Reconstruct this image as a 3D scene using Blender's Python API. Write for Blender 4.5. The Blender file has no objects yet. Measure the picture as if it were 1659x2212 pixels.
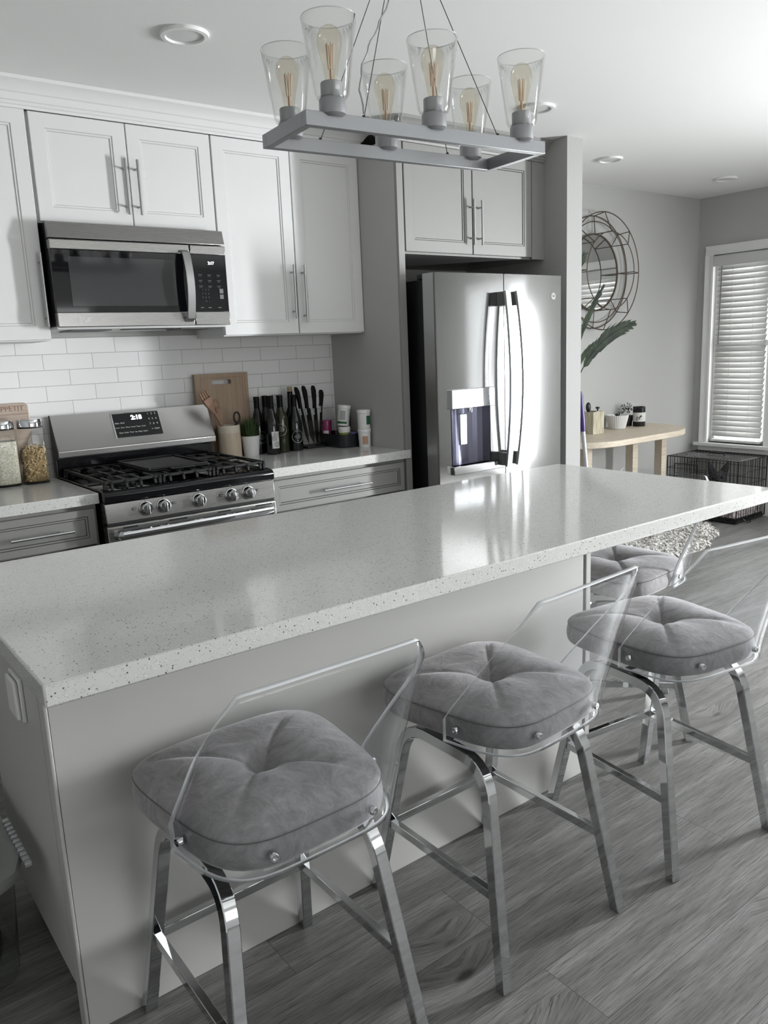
import bpy, bmesh, math, random
from mathutils import Vector, Matrix
PI = math.pi
random.seed(7)
S = bpy.context.scene
COL = S.collection

# ------------------------------------------------------------------ materials
def mat(name, base=(.5, .5, .5), rough=.5, metal=0, spec=.5, **kw):
    m = bpy.data.materials.new(name); m.use_nodes = True
    b = m.node_tree.nodes['Principled BSDF']
    b.inputs['Base Color'].default_value = (*base, 1)
    b.inputs['Roughness'].default_value = rough
    b.inputs['Metallic'].default_value = metal
    b.inputs['Specular IOR Level'].default_value = spec
    for k, v in kw.items():
        k = k.replace('_', ' ')
        b.inputs[k].default_value = (*v, 1) if isinstance(v, tuple) else v
    return m
def nt(m):
    t = m.node_tree
    return t, t.nodes, t.links, t.nodes['Principled BSDF']
def coords(m, scale=(1, 1, 1), kind='Object'):
    t, N, L, b = nt(m)
    tc = N.new('ShaderNodeTexCoord'); mp = N.new('ShaderNodeMapping')
    mp.inputs['Scale'].default_value = scale
    L.new(tc.outputs[kind], mp.inputs['Vector'])
    return mp.outputs['Vector']
def noise(m, vec, scale, detail=4, rough=.55):
    t, N, L, b = nt(m)
    n = N.new('ShaderNodeTexNoise'); n.inputs['Scale'].default_value = scale
    n.inputs['Detail'].default_value = detail; n.inputs['Roughness'].default_value = rough
    L.new(vec, n.inputs['Vector'])
    return n.outputs['Fac']
def ramp(m, fac, stops):
    t, N, L, b = nt(m)
    r = N.new('ShaderNodeValToRGB')
    e = r.color_ramp.elements
    while len(e) < len(stops): e.new(.5)
    for i, (p, c) in enumerate(stops):
        e[i].position = p; e[i].color = (*c, 1) if isinstance(c, tuple) else (c, c, c, 1)
    L.new(fac, r.inputs['Fac'])
    return r.outputs['Color']
def bump(m, h, strength=.2, dist=.01):
    t, N, L, b = nt(m)
    n = N.new('ShaderNodeBump'); n.inputs['Strength'].default_value = strength; n.inputs['Distance'].default_value = dist
    L.new(h, n.inputs['Height']); L.new(n.outputs['Normal'], b.inputs['Normal'])
def mixc(m, fac, a, b_, mode='MIX'):
    t, N, L, b = nt(m)
    n = N.new('ShaderNodeMix'); n.data_type = 'RGBA'; n.blend_type = mode
    for s, v in ((n.inputs[0], fac), (n.inputs[6], a), (n.inputs[7], b_)):
        if isinstance(v, (int, float)): s.default_value = v
        elif isinstance(v, tuple): s.default_value = (*v, 1)
        else: L.new(v, s)
    return n.outputs[2]
def color(m, sock):
    t, N, L, b = nt(m); L.new(sock, b.inputs['Base Color'])
def thin(name, tint=(1, 1, 1), gloss=.06, rough=.02, ior=1.45):
    """clear thin sheet: straight transmission plus fresnel reflection"""
    m = bpy.data.materials.new(name); m.use_nodes = True
    N, L = m.node_tree.nodes, m.node_tree.links; N.clear()
    o = N.new('ShaderNodeOutputMaterial'); mx = N.new('ShaderNodeMixShader')
    t = N.new('ShaderNodeBsdfTransparent'); g = N.new('ShaderNodeBsdfGlossy')
    t.inputs['Color'].default_value = (*tint, 1); g.inputs['Roughness'].default_value = rough
    f0 = ((ior - 1) / (ior + 1)) ** 2
    f = N.new('ShaderNodeLayerWeight'); f.inputs['Blend'].default_value = .5
    pw = N.new('ShaderNodeMath'); pw.operation = 'POWER'; pw.inputs[1].default_value = 5
    ml = N.new('ShaderNodeMath'); ml.operation = 'MULTIPLY_ADD'; ml.inputs[1].default_value = 1 - f0; ml.inputs[2].default_value = f0
    L.new(f.outputs['Facing'], pw.inputs[0]); L.new(pw.outputs[0], ml.inputs[0]); L.new(ml.outputs[0], mx.inputs[0]); L.new(t.outputs[0], mx.inputs[1]); L.new(g.outputs[0], mx.inputs[2]); L.new(mx.outputs[0], o.inputs[0])
    return m

def wallmat(name, c):
    m = mat(name, c, .75, spec=.25)
    bump(m, noise(m, coords(m), 220, 3), .12, .002)
    return m
M = {}
M['wall'] = wallmat('wall_paint', (.45, .45, .437))
M['wall_dimmed'] = wallmat('dimmed_wall_paint', (.36, .36, .35))  # wall paint darkened on the partition to offset the strong key light
M['ceiling'] = wallmat('ceiling_paint', (.80, .80, .79))
M['white'] = mat('white_cabinet_paint', (.70, .70, .695), .38)
M['trimwhite'] = mat('white_trim', (.76, .76, .75), .4)
M['grey'] = mat('grey_cabinet_paint', (.25, .248, .238), .42)
M['grey2'] = mat('grey_panel_paint', (.42, .415, .40), .5)
M['glaze'] = mat('dark_glaze', (.06, .06, .058), .5)
M['groove'] = mat('white_groove', (.55, .55, .54), .5)
M['panel'] = mat('greige_panel', (.50, .495, .475), .45)
M['dark'] = mat('black_plastic', (.006, .006, .007), .45)
M['blackgloss'] = mat('black_enamel', (.004, .004, .005), .12)
M['blackglass'] = mat('black_glass', (.003, .003, .004), .04)
M['window_mesh'] = mat('smoked_window', (.035, .036, .037), .08)
M['iron'] = mat('cast_iron', (.007, .007, .0075), .5, spec=.35)
m = M['iron']; bump(m, noise(m, coords(m), 300), .3, .001)
M['chrome'] = mat('chrome', (.62, .63, .64), .05, 1)
M['nickel'] = mat('brushed_nickel', (.42, .42, .42), .3, 1)
M['lampmetal'] = mat('satin_lamp_metal', (.30, .305, .315), .38, .75)
M['white_plastic'] = mat('white_plastic', (.74, .74, .73), .35)
M['greyplastic'] = mat('grey_plastic', (.16, .165, .16), .35)
def steel(name, c, r, s):
    m = mat(name, c, r, 1)
    v = noise(m, coords(m, s), 1, 2)
    t, N, L, b = nt(m)
    mr = N.new('ShaderNodeMapRange'); mr.inputs[3].default_value = r - .02; mr.inputs[4].default_value = r + .03
    L.new(v, mr.inputs[0]); L.new(mr.outputs[0], b.inputs['Roughness'])
    return m
M['steel'] = steel('brushed_steel', (.56, .55, .54), .27, (6, 6, 900))
M['steel2'] = steel('dark_brushed_steel', (.34, .335, .325), .27, (6, 6, 900))
M['dimprint'] = mat('dim_print', (.10, .10, .10), .6)
M['fridge'] = steel('fridge_steel', (.55, .55, .55), .07, (700, 700, 4))
# quartz worktop
def quartz(name, base, dark, thr):
    m = mat(name, base, .09, spec=.5)
    v = coords(m)
    t, N, L, b = nt(m)
    def specks(scale, lo, hi):
        vo = N.new('ShaderNodeTexVoronoi'); vo.inputs['Scale'].default_value = scale; vo.inputs['Randomness'].default_value = 1
        L.new(v, vo.inputs['Vector'])
        near = ramp(m, vo.outputs['Distance'], [(.16, 1.0), (.30, 0.0)])
        sep = N.new('ShaderNodeSeparateColor'); L.new(vo.outputs['Color'], sep.inputs[0])
        pick = ramp(m, sep.outputs[0], [(lo, 0.0), (hi, 1.0)])
        mm = N.new('ShaderNodeMath'); mm.operation = 'MULTIPLY'; L.new(near, mm.inputs[0]); L.new(pick, mm.inputs[1])
        return mm.outputs[0]
    a = specks(150, .76, .80); c = specks(280, .50, .60); d = specks(230, .80, .84)
    col = mixc(m, noise(m, v, 60, 4), tuple(x * .93 for x in base), tuple(min(1, x * 1.05) for x in base))
    col = mixc(m, c, col, tuple(x * .42 for x in base))
    col = mixc(m, d, col, (.85, .85, .84))
    col = mixc(m, a, col, dark)
    color(m, col)
    return m
M['quartz'] = quartz('speckled_quartz', (.62, .62, .60), (.06, .06, .06), 0)
# white tile
def tile():
    m = mat('subway_tile', (.74, .74, .735), .16)
    t, N, L, b = nt(m)
    v = coords(m)
    sep = N.new('ShaderNodeSeparateXYZ'); cmb = N.new('ShaderNodeCombineXYZ')
    L.new(v, sep.inputs[0]); L.new(sep.outputs[0], cmb.inputs[0]); L.new(sep.outputs[2], cmb.inputs[1])
    br = N.new('ShaderNodeTexBrick'); br.offset = .5; br.inputs['Scale'].default_value = 1
    br.inputs['Brick Width'].default_value = .218; br.inputs['Row Height'].default_value = .0695
    br.inputs['Mortar Size'].default_value = .0016; br.inputs['Mortar Smooth'].default_value = .3
    br.inputs['Color1'].default_value = (.74, .74, .735, 1); br.inputs['Color2'].default_value = (.71, .71, .705, 1); br.inputs['Mortar'].default_value = (.42, .42, .41, 1)
    L.new(cmb.outputs[0], br.inputs['Vector']); color(m, br.outputs['Color'])
    inv = N.new('ShaderNodeMath'); inv.operation = 'SUBTRACT'; inv.inputs[0].default_value = 1; L.new(br.outputs['Fac'], inv.inputs[1])
    bump(m, inv.outputs[0], .5, .002)
    return m
M['tile'] = tile()
# wood floor, planks along X
def floor():
    m = mat('grey_wood_floor', (.2, .2, .2), .38, spec=.4)
    t, N, L, b = nt(m)
    v = coords(m)
    br = N.new('ShaderNodeTexBrick'); br.offset = .37; br.offset_frequency = 2; br.inputs['Scale'].default_value = 1
    br.inputs['Brick Width'].default_value = 1.22; br.inputs['Row Height'].default_value = .18
    br.inputs['Mortar Size'].default_value = .0008; br.inputs['Mortar Smooth'].default_value = .2
    br.inputs['Color1'].default_value = (0, 0, 0, 1); br.inputs['Color2'].default_value = (1, 1, 1, 1); br.inputs['Mortar'].default_value = (.5, .5, .5, 1)
    L.new(v, br.inputs['Vector'])
    # shift the grain per plank
    sc = N.new('ShaderNodeVectorMath'); sc.operation = 'MULTIPLY'; sc.inputs[1].default_value = (3.3, 7.7, 5.1)
    L.new(br.outputs['Color'], sc.inputs[0])
    ad = N.new('ShaderNodeVectorMath'); ad.operation = 'ADD'; L.new(v, ad.inputs[0]); L.new(sc.outputs[0], ad.inputs[1])
    # knots: a few voronoi cells bend the grain
    vk = N.new('ShaderNodeTexVoronoi'); vk.inputs['Scale'].default_value = 1
    mk = N.new('ShaderNodeMapping'); mk.inputs['Scale'].default_value = (1.3, 3.4, 1); L.new(ad.outputs[0], mk.inputs['Vector']); L.new(mk.outputs[0], vk.inputs['Vector'])
    kn = ramp(m, vk.outputs['Distance'], [(0.0, 1.0), (.22, 0.0)])
    st = N.new('ShaderNodeMapping'); st.inputs['Scale'].default_value = (1.6, 17, 1); L.new(ad.outputs[0], st.inputs['Vector'])
    off = N.new('ShaderNodeVectorMath'); off.operation = 'SCALE'; off.inputs['Scale'].default_value = 1.0
    kv = N.new('ShaderNodeCombineXYZ'); km = N.new('ShaderNodeMath'); km.operation = 'MULTIPLY'; km.inputs[1].default_value = .9
    L.new(kn, km.inputs[0]); L.new(km.outputs[0], kv.inputs[1]); L.new(kv.outputs[0], off.inputs[0])
    ad2 = N.new('ShaderNodeVectorMath'); ad2.operation = 'ADD'; L.new(st.outputs[0], ad2.inputs[0]); L.new(off.outputs[0], ad2.inputs[1])
    n1 = noise(m, ad2.outputs[0], 1.3, 6, .6)
    wv = N.new('ShaderNodeTexNoise'); wv.inputs['Scale'].default_value = 5; wv.inputs['Detail'].default_value = 5; wv.inputs['Roughness'].default_value = .7
    fs = N.new('ShaderNodeMapping'); fs.inputs['Scale'].default_value = (1.2, 9, 1); L.new(ad2.outputs[0], fs.inputs['Vector']); L.new(fs.outputs[0], wv.inputs['Vector'])
    c1 = ramp(m, n1, [(.28, (.115, .112, .108)), (.5, (.18, .177, .171)), (.72, (.265, .262, .256))])
    c2 = ramp(m, wv.outputs['Fac'], [(.34, .40), (.46, .88), (.64, 1.2)])
    c = mixc(m, .8, c1, c2, 'MULTIPLY')
    core = ramp(m, vk.outputs['Distance'], [(0.0, 1.0), (.030, 1.0), (.055, 0.0)])
    c = mixc(m, core, c, (.035, .033, .03))
    f2 = N.new('ShaderNodeMapping'); f2.inputs['Scale'].default_value = (2.2, 6.5, 1); L.new(ad2.outputs[0], f2.inputs['Vector'])
    n3 = noise(m, f2.outputs[0], 3.2, 9, .72)
    c = mixc(m, .85, c, ramp(m, n3, [(.38, .38), (.47, .92), (.60, 1.15)]), 'MULTIPLY')
    tone = ramp(m, br.outputs['Color'], [(0, .93), (1, 1.06)])
    c = mixc(m, 1.0, c, tone, 'MULTIPLY')
    c = mixc(m, br.outputs['Fac'], c, (.05, .05, .048))
    color(m, c)
    bump(m, wv.outputs['Fac'], .25, .002)
    return m
M['floor'] = floor()
def wood(name, c1, c2, s=(2, 2, 30), sc=6, r=.5):
    m = mat(name, c1, r)
    n = noise(m, coords(m, s), sc, 4)
    color(m, ramp(m, n, [(.3, c1), (.7, c2)])); bump(m, n, .1, .001)
    return m
M['oak'] = wood('pale_oak', (.47, .40, .31), (.60, .53, .43), (4, 30, 30), 3)
M['board'] = wood('bamboo_board', (.27, .19, .125), (.36, .265, .185), (60, 60, 3), 2)
M['boardpink'] = wood('beech_board', (.42, .33, .27), (.50, .41, .345), (6, 60, 60), 2)
M['crock'] = wood('pale_crock_wood', (.42, .34, .25), (.53, .45, .35), (40, 40, 5), 2)
M['crocktop'] = mat('crock_rim_wood', (.55, .49, .40), .5)
M['spoon'] = wood('spoon_wood', (.22, .12, .075), (.32, .19, .125), (20, 20, 20), 3)
# velvet
m = M['velvet'] = mat('grey_velvet', (.2, .19, .19), .85, spec=.2, Sheen_Weight=.55, Sheen_Roughness=.35, Sheen_Tint=(.9, .88, .9))
t, N, L, b = nt(m)
v = coords(m); wp = N.new('ShaderNodeTexNoise'); wp.inputs['Scale'].default_value = 7; L.new(v, wp.inputs['Vector'])
sc = N.new('ShaderNodeVectorMath'); sc.operation = 'SCALE'; sc.inputs['Scale'].default_value = .22; L.new(wp.outputs['Color'], sc.inputs[0])
ad = N.new('ShaderNodeVectorMath'); ad.operation = 'ADD'; L.new(v, ad.inputs[0]); L.new(sc.outputs[0], ad.inputs[1])
n = noise(m, ad.outputs[0], 24, 8, .75)
color(m, ramp(m, n, [(.34, (.19, .182, .185)), (.50, (.26, .25, .255)), (.60, (.30, .29, .295)), (.74, (.41, .40, .405))])); bump(m, noise(m, ad.outputs[0], 60, 5, .65), .4, .003)
M['seam'] = mat('velvet_seam', (.12, .115, .118), .9)
M['acrylic'] = thin('clear_acrylic', (.975, .98, .985), ior=1.47)
M['acryedge'] = mat('acrylic_edge', (.86, .88, .90), .10, Transmission_Weight=.25, IOR=1.3)
M['glass'] = thin('clear_glass', (.985, .985, .98), ior=1.42)
M['jarglass'] = thin('jar_glass', (.96, .96, .95), ior=1.45)
M['amber'] = thin('amber_bulb_glass', (.93, .905, .84), ior=1.5)
M['filament'] = mat('filament', (.55, .36, .24), .5)
M['mirror'] = mat('mirror', (.85, .86, .86), .02, 1)
M['bronze'] = mat('bronze_wire', (.10, .075, .055), .45, .6)
M['wire'] = mat('black_wire', (.008, .008, .008), .35)
M['dog'] = mat('dark_fur', (.02, .02, .024), .8)
M['dogear'] = mat('dark_ear', (.05, .045, .05), .8)
M['bedding'] = mat('fluffy_bedding', (.42, .36, .35), .95)
m = M['bedding']; n = noise(m, coords(m), 30, 4); color(m, ramp(m, n, [(.35, (.16, .12, .12)), (.6, (.55, .50, .49))]))
M['fur'] = mat('cream_fur', (.62, .60, .57), .9)
m = M['fur']; color(m, ramp(m, noise(m, coords(m), 24, 3), [(.3, (.45, .43, .41)), (.65, (.74, .72, .69))]))
M['leaf'] = mat('dark_leaf', (.03, .05, .025), .6, spec=.25)
m = M['leaf']; color(m, ramp(m, noise(m, coords(m), 12, 3), [(.35, (.006, .012, .006)), (.7, (.03, .048, .022))]))
M['grassm'] = mat('grass_blades', (.035, .07, .018), .5)
M['soil'] = mat('soil', (.012, .011, .01), .9)
M['pot'] = mat('white_ceramic', (.66, .66, .655), .4)
M['bottle'] = mat('dark_bottle', (.003, .004, .004), .08)
M['foil'] = mat('bottle_foil', (.004, .004, .004), .4, spec=.15)
M['whitewine'] = mat('pale_wine_bottle', (.022, .024, .009), .08)
M['label'] = mat('paper_label', (.60, .60, .58), .6)
M['labelink'] = mat('label_ink', (.02, .02, .02), .6)
M['silver'] = mat('silver_print', (.5, .5, .5), .4, .5)
M['blade'] = mat('coated_blade', (.004, .004, .004), .35, spec=.15)
M['pink'] = mat('magenta_plastic', (.22, .02, .09), .3)
M['purple'] = mat('purple_plastic', (.11, .08, .26), .35)
M['deep_purple'] = mat('violet_grip', (.03, .012, .12), .35)
M['greenlab'] = mat('green_label', (.01, .10, .035), .5)
M['lime'] = mat('lime_label', (.28, .33, .05), .5)
M['peach'] = mat('peach_label', (.45, .27, .18), .6)
M['basket'] = mat('dark_tray', (.014, .015, .018), .25)
M['cork'] = mat('cork', (.36, .30, .19), .8)
M['gold'] = wood('champagne_ribbed', (.30, .27, .18), (.62, .58, .46), (60, 60, 6), 2, .35)
M['pasta'] = mat('pasta', (.52, .40, .22), .6)
M['rice'] = mat('rice', (.56, .54, .44), .8)
m = M['rice']; n = noise(m, coords(m), 260, 2); color(m, ramp(m, n, [(.4, (.40, .38, .29)), (.6, (.70, .68, .60))])); bump(m, n, .6, .003)
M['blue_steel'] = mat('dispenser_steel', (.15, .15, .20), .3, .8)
M['digits'] = mat('lit_digits', (.9, .95, 1), .5, Emission_Color=(.9, .95, 1), Emission_Strength=2.2)
M['print'] = mat('grey_print', (.35, .35, .35), .6)
M['darkprint'] = mat('dark_print', (.04, .04, .04), .6)
M['slat'] = mat('blind_slat', (.62, .62, .61), .45)
# slats let some daylight through
t, N, L, b = nt(M['slat'])
tr = N.new('ShaderNodeBsdfTranslucent'); tr.inputs[0].default_value = (.7, .7, .68, 1)
mx = N.new('ShaderNodeMixShader'); mx.inputs[0].default_value = .07
L.new(b.outputs[0], mx.inputs[1]); L.new(tr.outputs[0], mx.inputs[2]); L.new(mx.outputs[0], N['Material Output'].inputs[0])
M['bin'] = thin('clear_bin_plastic', (.86, .87, .86), rough=.12, ior=1.45)
M['cloth_pink'] = mat('mauve_cloth', (.20, .09, .15), .9)
M['cloth_dark'] = mat('dark_cloth', (.03, .03, .04), .9)
M['grout'] = mat('rubber', (.02, .02, .02), .7)
M['alu'] = mat('aluminium', (.46, .465, .48), .35, .85)
M['lightlens'] = mat('lamp_lens', (.66, .66, .65), .5)
M['clearcord'] = mat('clear_cord', (.35, .35, .35), .25, .5)

# ------------------------------------------------------------------ mesh builder
class MB:
    def __init__(s): s.v = []; s.f = []; s.m = []
    def add(s, vs, fs, mi=0):
        o = len(s.v); s.v += [tuple(v) for v in vs]
        s.f += [tuple(i + o for i in f) for f in fs]; s.m += [mi] * len(fs)
        return s
    def box(s, x0, x1, y0, y1, z0, z1, mi=0):
        vs = [(x, y, z) for x in (x0, x1) for y in (y0, y1) for z in (z0, z1)]
        return s.add(vs, [(0, 1, 3, 2), (4, 6, 7, 5), (0, 4, 5, 1), (2, 3, 7, 6), (0, 2, 6, 4), (1, 5, 7, 3)], mi)
    def bar(s, p, q, w, h, up=(0, 0, 1), mi=0):
        p, q = Vector(p), Vector(q); t = (q - p).normalized(); up = Vector(up)
        a = t.cross(up).normalized(); b = a.cross(t)
        vs = [c + a * (w / 2 * i) + b * (h / 2 * j) for c in (p, q) for i, j in ((-1, -1), (1, -1), (1, 1), (-1, 1))]
        return s.add(vs, [(3, 2, 1, 0), (4, 5, 6, 7), (0, 1, 5, 4), (1, 2, 6, 5), (2, 3, 7, 6), (3, 0, 4, 7)], mi)
    def sweep(s, path, prof, n=None, closed=False, cap=True, mi=0, scale=None):
        P = [Vector(p) for p in path]; k = len(prof); N = len(P); vs = []
        a0 = None
        for i, p in enumerate(P):
            if closed: t = (P[(i + 1) % N] - P[i - 1])
            else: t = P[min(i + 1, N - 1)] - P[max(i - 1, 0)]
            t.normalize()
            if n is not None:
                b = Vector(n); b = (b - t * b.dot(t)).normalized(); a = t.cross(b)
            else:
                if a0 is None:
                    r = Vector((0, 0, 1)) if abs(t.z) < .9 else Vector((1, 0, 0)); a = t.cross(r).normalized()
                else: a = (a0 - t * a0.dot(t)).normalized()
                a0 = a; b = t.cross(a)
            sc = 1 if scale is None else scale[i]
            vs += [p + a * (x * sc) + b * (y * sc) for x, y in prof]
        fs = []
        for i in range(N if closed else N - 1):
            j = (i + 1) % N
            for c in range(k):
                d = (c + 1) % k
                fs.append((i * k + c, i * k + d, j * k + d, j * k + c))
        if cap and not closed:
            fs.append(tuple(range(k))[::-1]); fs.append(tuple((N - 1) * k + c for c in range(k)))
        return s.add(vs, fs, mi)
    def tube(s, path, r, seg=8, closed=False, mi=0, scale=None):
        return s.sweep(path, [(r * math.cos(2 * PI * i / seg), r * math.sin(2 * PI * i / seg)) for i in range(seg)], closed=closed, mi=mi, scale=scale)
    def lathe(s, prof, c=(0, 0, 0), seg=32, mi=0, axis=(0, 0, 1), sx=1, sy=1):
        """prof: (r, h) list; open ends are left open unless r == 0"""
        ax = Vector(axis).normalized(); R = Vector((0, 0, 1)).rotation_difference(ax).to_matrix(); c = Vector(c)
        vs = []; idx = []
        for r, h in prof:
            if r <= 1e-7: idx.append([len(vs)]); vs.append(c + R @ Vector((0, 0, h)))
            else:
                idx.append(list(range(len(vs), len(vs) + seg)))
                vs += [c + R @ Vector((r * sx * math.cos(2 * PI * i / seg), r * sy * math.sin(2 * PI * i / seg), h)) for i in range(seg)]
        fs = []
        for a, b in zip(idx, idx[1:]):
            for i in range(seg):
                j = (i + 1) % seg
                if len(a) == 1 and len(b) == 1: continue
                if len(a) == 1: fs.append((a[0], b[j], b[i]))
                elif len(b) == 1: fs.append((a[i], a[j], b[0]))
                else: fs.append((a[i], a[j], b[j], b[i]))
        return s.add(vs, fs, mi)
    def prism(s, poly, axis, a0, a1, mi=0):
        """poly in the plane normal to axis ('x': (y,z), 'y': (x,z), 'z': (x,y))"""
        def P(u, v, w): return {'x': (w, u, v), 'y': (u, w, v), 'z': (u, v, w)}[axis]
        k = len(poly)
        vs = [P(u, v, a0) for u, v in poly] + [P(u, v, a1) for u, v in poly]
        fs = [tuple(range(k))[::-1], tuple(range(k, 2 * k))] + [(i, (i + 1) % k, k + (i + 1) % k, k + i) for i in range(k)]
        return s.add(vs, fs, mi)
    def ball(s, c, r, seg=16, rings=10, mi=0, rot=None):
        vs = [];  R = rot or Matrix.Identity(3); c = Vector(c)
        if isinstance(r, (int, float)): r = (r, r, r)
        vs.append(c + R @ Vector((0, 0, r[2])))
        for i in range(1, rings):
            a = PI * i / rings
            vs += [c + R @ Vector((r[0] * math.sin(a) * math.cos(2 * PI * j / seg), r[1] * math.sin(a) * math.sin(2 * PI * j / seg), r[2] * math.cos(a))) for j in range(seg)]
        vs.append(c + R @ Vector((0, 0, -r[2])))
        fs = [(0, 1 + j, 1 + (j + 1) % seg) for j in range(seg)]
        for i in range(rings - 2):
            for j in range(seg):
                a = 1 + i * seg + j; b = 1 + i * seg + (j + 1) % seg
                fs.append((a, a + seg, b + seg, b))
        L_ = len(vs) - 1; o = 1 + (rings - 2) * seg
        fs += [(o + j, L_, o + (j + 1) % seg) for j in range(seg)]
        return s.add(vs, fs, mi)
    def grid(s, fn, nu, nv, mi=0, wrap=False):
        vs = [fn(i / (nu if wrap else nu - 1), j / (nv - 1)) for i in range(nu) for j in range(nv)]
        fs = [(i * nv + j, ((i + 1) % nu) * nv + j, ((i + 1) % nu) * nv + j + 1, i * nv + j + 1) for i in range(nu if wrap else nu - 1) for j in range(nv - 1)]
        return s.add(vs, fs, mi)

def thing(name, label, cat, loc=(0, 0, 0), group=None):
    o = bpy.data.objects.new(name, None); COL.objects.link(o); o.location = loc
    o.empty_display_size = .1
    o['label'] = label; o['category'] = cat
    if group: o['group'] = group
    return o
def tag(o, label, cat, group=None, kind=None):
    o['label'] = label; o['category'] = cat
    if group: o['group'] = group
    if kind: o['kind'] = kind
    return o
def worldloc(o):
    v = Vector((0, 0, 0))
    while o is not None: v += o.location; o = o.parent
    return v
def part(name, mb, mats, parent=None, smooth=True, bevel=0, ang=35, local=False, seg=2, loc=None, recalc=True):
    """link mb as one mesh object; coordinates are world unless local"""
    me = bpy.data.meshes.new(name)
    off = Vector((0, 0, 0))
    if not local:
        off = worldloc(parent) if parent is not None else Vector((0, 0, 0))
        if parent is None and loc is not None: off = Vector(loc)
    me.from_pydata([tuple(Vector(v) - off) for v in mb.v], [], mb.f)
    if not isinstance(mats, (list, tuple)): mats = [mats]
    for q in mats: me.materials.append(q)
    if len(mats) > 1: me.polygons.foreach_set('material_index', mb.m)
    if recalc:
        bm = bmesh.new(); bm.from_mesh(me)
        bmesh.ops.recalc_face_normals(bm, faces=bm.faces)
        bm.to_mesh(me); bm.free()
    if smooth:
        me.polygons.foreach_set('use_smooth', [True] * len(me.polygons))
        me.set_sharp_from_angle(angle=math.radians(ang))
    me.update()
    o = bpy.data.objects.new(name, me); COL.objects.link(o)
    if parent is not None: o.parent = parent
    elif loc is not None: o.location = loc
    if bevel:
        b = o.modifiers.new('bevel', 'BEVEL'); b.width = bevel; b.segments = seg; b.limit_method = 'ANGLE'; b.angle_limit = math.radians(40)
        b.harden_normals = False
    return o
def struct(name, mb, mats, **kw):
    o = part(name, mb, mats, **kw); o['kind'] = 'structure'; return o
def B(*a): return MB().box(*a)
def copy_tree(o, parent=None):
    c = o.copy(); COL.objects.link(c)
    if parent is not None: c.parent = parent
    for ch in list(o.children): copy_tree(ch, c)
    return c
def text(name, s, size, mtx, mt, parent, extrude=.0006, align='CENTER', bold=0):
    cu = bpy.data.curves.new(name, 'FONT'); cu.body = s; cu.size = size; cu.extrude = extrude; cu.align_x = align; cu.align_y = 'CENTER'; cu.offset = bold
    cu.resolution_u = 3
    o = bpy.data.objects.new(name + '_tmp', cu); COL.objects.link(o)
    dg = bpy.context.evaluated_depsgraph_get(); dg.update()
    me = bpy.data.meshes.new_from_object(o.evaluated_get(dg))
    bpy.data.objects.remove(o)
    me.transform(Matrix.Translation(-worldloc(parent)) @ mtx)
    me.materials.clear(); me.materials.append(mt)
    r = bpy.data.objects.new(name, me); COL.objects.link(r); r.parent = parent
    return r
def face_front(x, y, z, tilt=0):
    """text matrix: readable from -Y, baseline along +X"""
    return Matrix.Translation((x, y, z)) @ Matrix.Rotation(PI / 2 + tilt, 4, 'X')
def arc(c, r, a0, a1, n, plane='xz'):
    out = []
    for i in range(n):
        a = a0 + (a1 - a0) * i / (n - 1); u, v = r * math.cos(a), r * math.sin(a)
        out.append({'xz': (c[0] + u, c[1], c[2] + v), 'xy': (c[0] + u, c[1] + v, c[2]), 'yz': (c[0], c[1] + u, c[2] + v)}[plane])
    return out

# ------------------------------------------------------------------ room shell
H = 2.49; YB = 3.79; XR = 6.13; XL = -1.7; YF = -3.0
struct('floor', B(XL - .1, XR + .1, YF - .1, YB + .1, -.05, 0), M['floor'], smooth=False)
struct('ceiling', B(XL - .1, XR + .1, YF - .1, YB + .1, H, H + .05), M['ceiling'], smooth=False)
struct('wall_back', B(XL - .1, XR + .1, YB, YB + .1, 0, H), M['wall'], smooth=False)
M['brightwall'] = wallmat('pale_wall_paint', (.47, .47, .46))
struct('wall_left', B(XL - .1, XL, YF, YB, 0, H), M['brightwall'], smooth=False)
# right wall: window with blind at y 3.17..3.645, glass door at y -.6..1.15
WY0, WY1, WZ0, WZ1 = 3.165, 3.645, .555, 2.045
DY0, DY1, DZ1 = -1.15, .45, 2.08
mb = MB()
mb.box(XR, XR + .1, WY1, YB, 0, H).box(XR, XR + .1, WY0, WY1, 0, WZ0).box(XR, XR + .1, WY0, WY1, WZ1, H)
VY0, VY1 = 2.45, 3.075
mb.box(XR, XR + .1, VY1, WY0, 0, H).box(XR, XR + .1, VY0, VY1, 0, WZ0).box(XR, XR + .1, VY0, VY1, WZ1, H)
mb.box(XR, XR + .1, DY1, VY0, 0, H).box(XR, XR + .1, DY0, DY1, DZ1, H).box(XR, XR + .1, YF, DY0, 0, H)
struct('wall_right', mb, M['wall'], smooth=False)
# front wall (behind the camera) with a wide window
FX0, FX1, FZ0, FZ1 = .2, 3.2, .75, 2.1
mb = MB().box(XL, FX0, YF - .1, YF, 0, H).box(FX1, XR, YF - .1, YF, 0, H).box(FX0, FX1, YF - .1, YF, 0, FZ0).box(FX0, FX1, YF - .1, YF, FZ1, H)
struct('wall_front', mb, M['brightwall'], smooth=False)
def frame_y(x0, x1, y, z0, z1, w, d, nm, mull=0):
    mb = MB().box(x0, x1, y - d, y, z0, z0 + w).box(x0, x1, y - d, y, z1 - w, z1).box(x0, x0 + w, y - d, y, z0 + w, z1 - w).box(x1 - w, x1, y - d, y, z0 + w, z1 - w)
    for k in range(mull):
        xc = x0 + (x1 - x0) * (k + 1) / (mull + 1); mb.box(xc - w / 2, xc + w / 2, y - d, y, z0 + w, z1 - w)
    return struct(nm, mb, M['trimwhite'], smooth=False)
frame_y(FX0, FX1, YF, FZ0, FZ1, .06, .08, 'window_2', 2)
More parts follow.
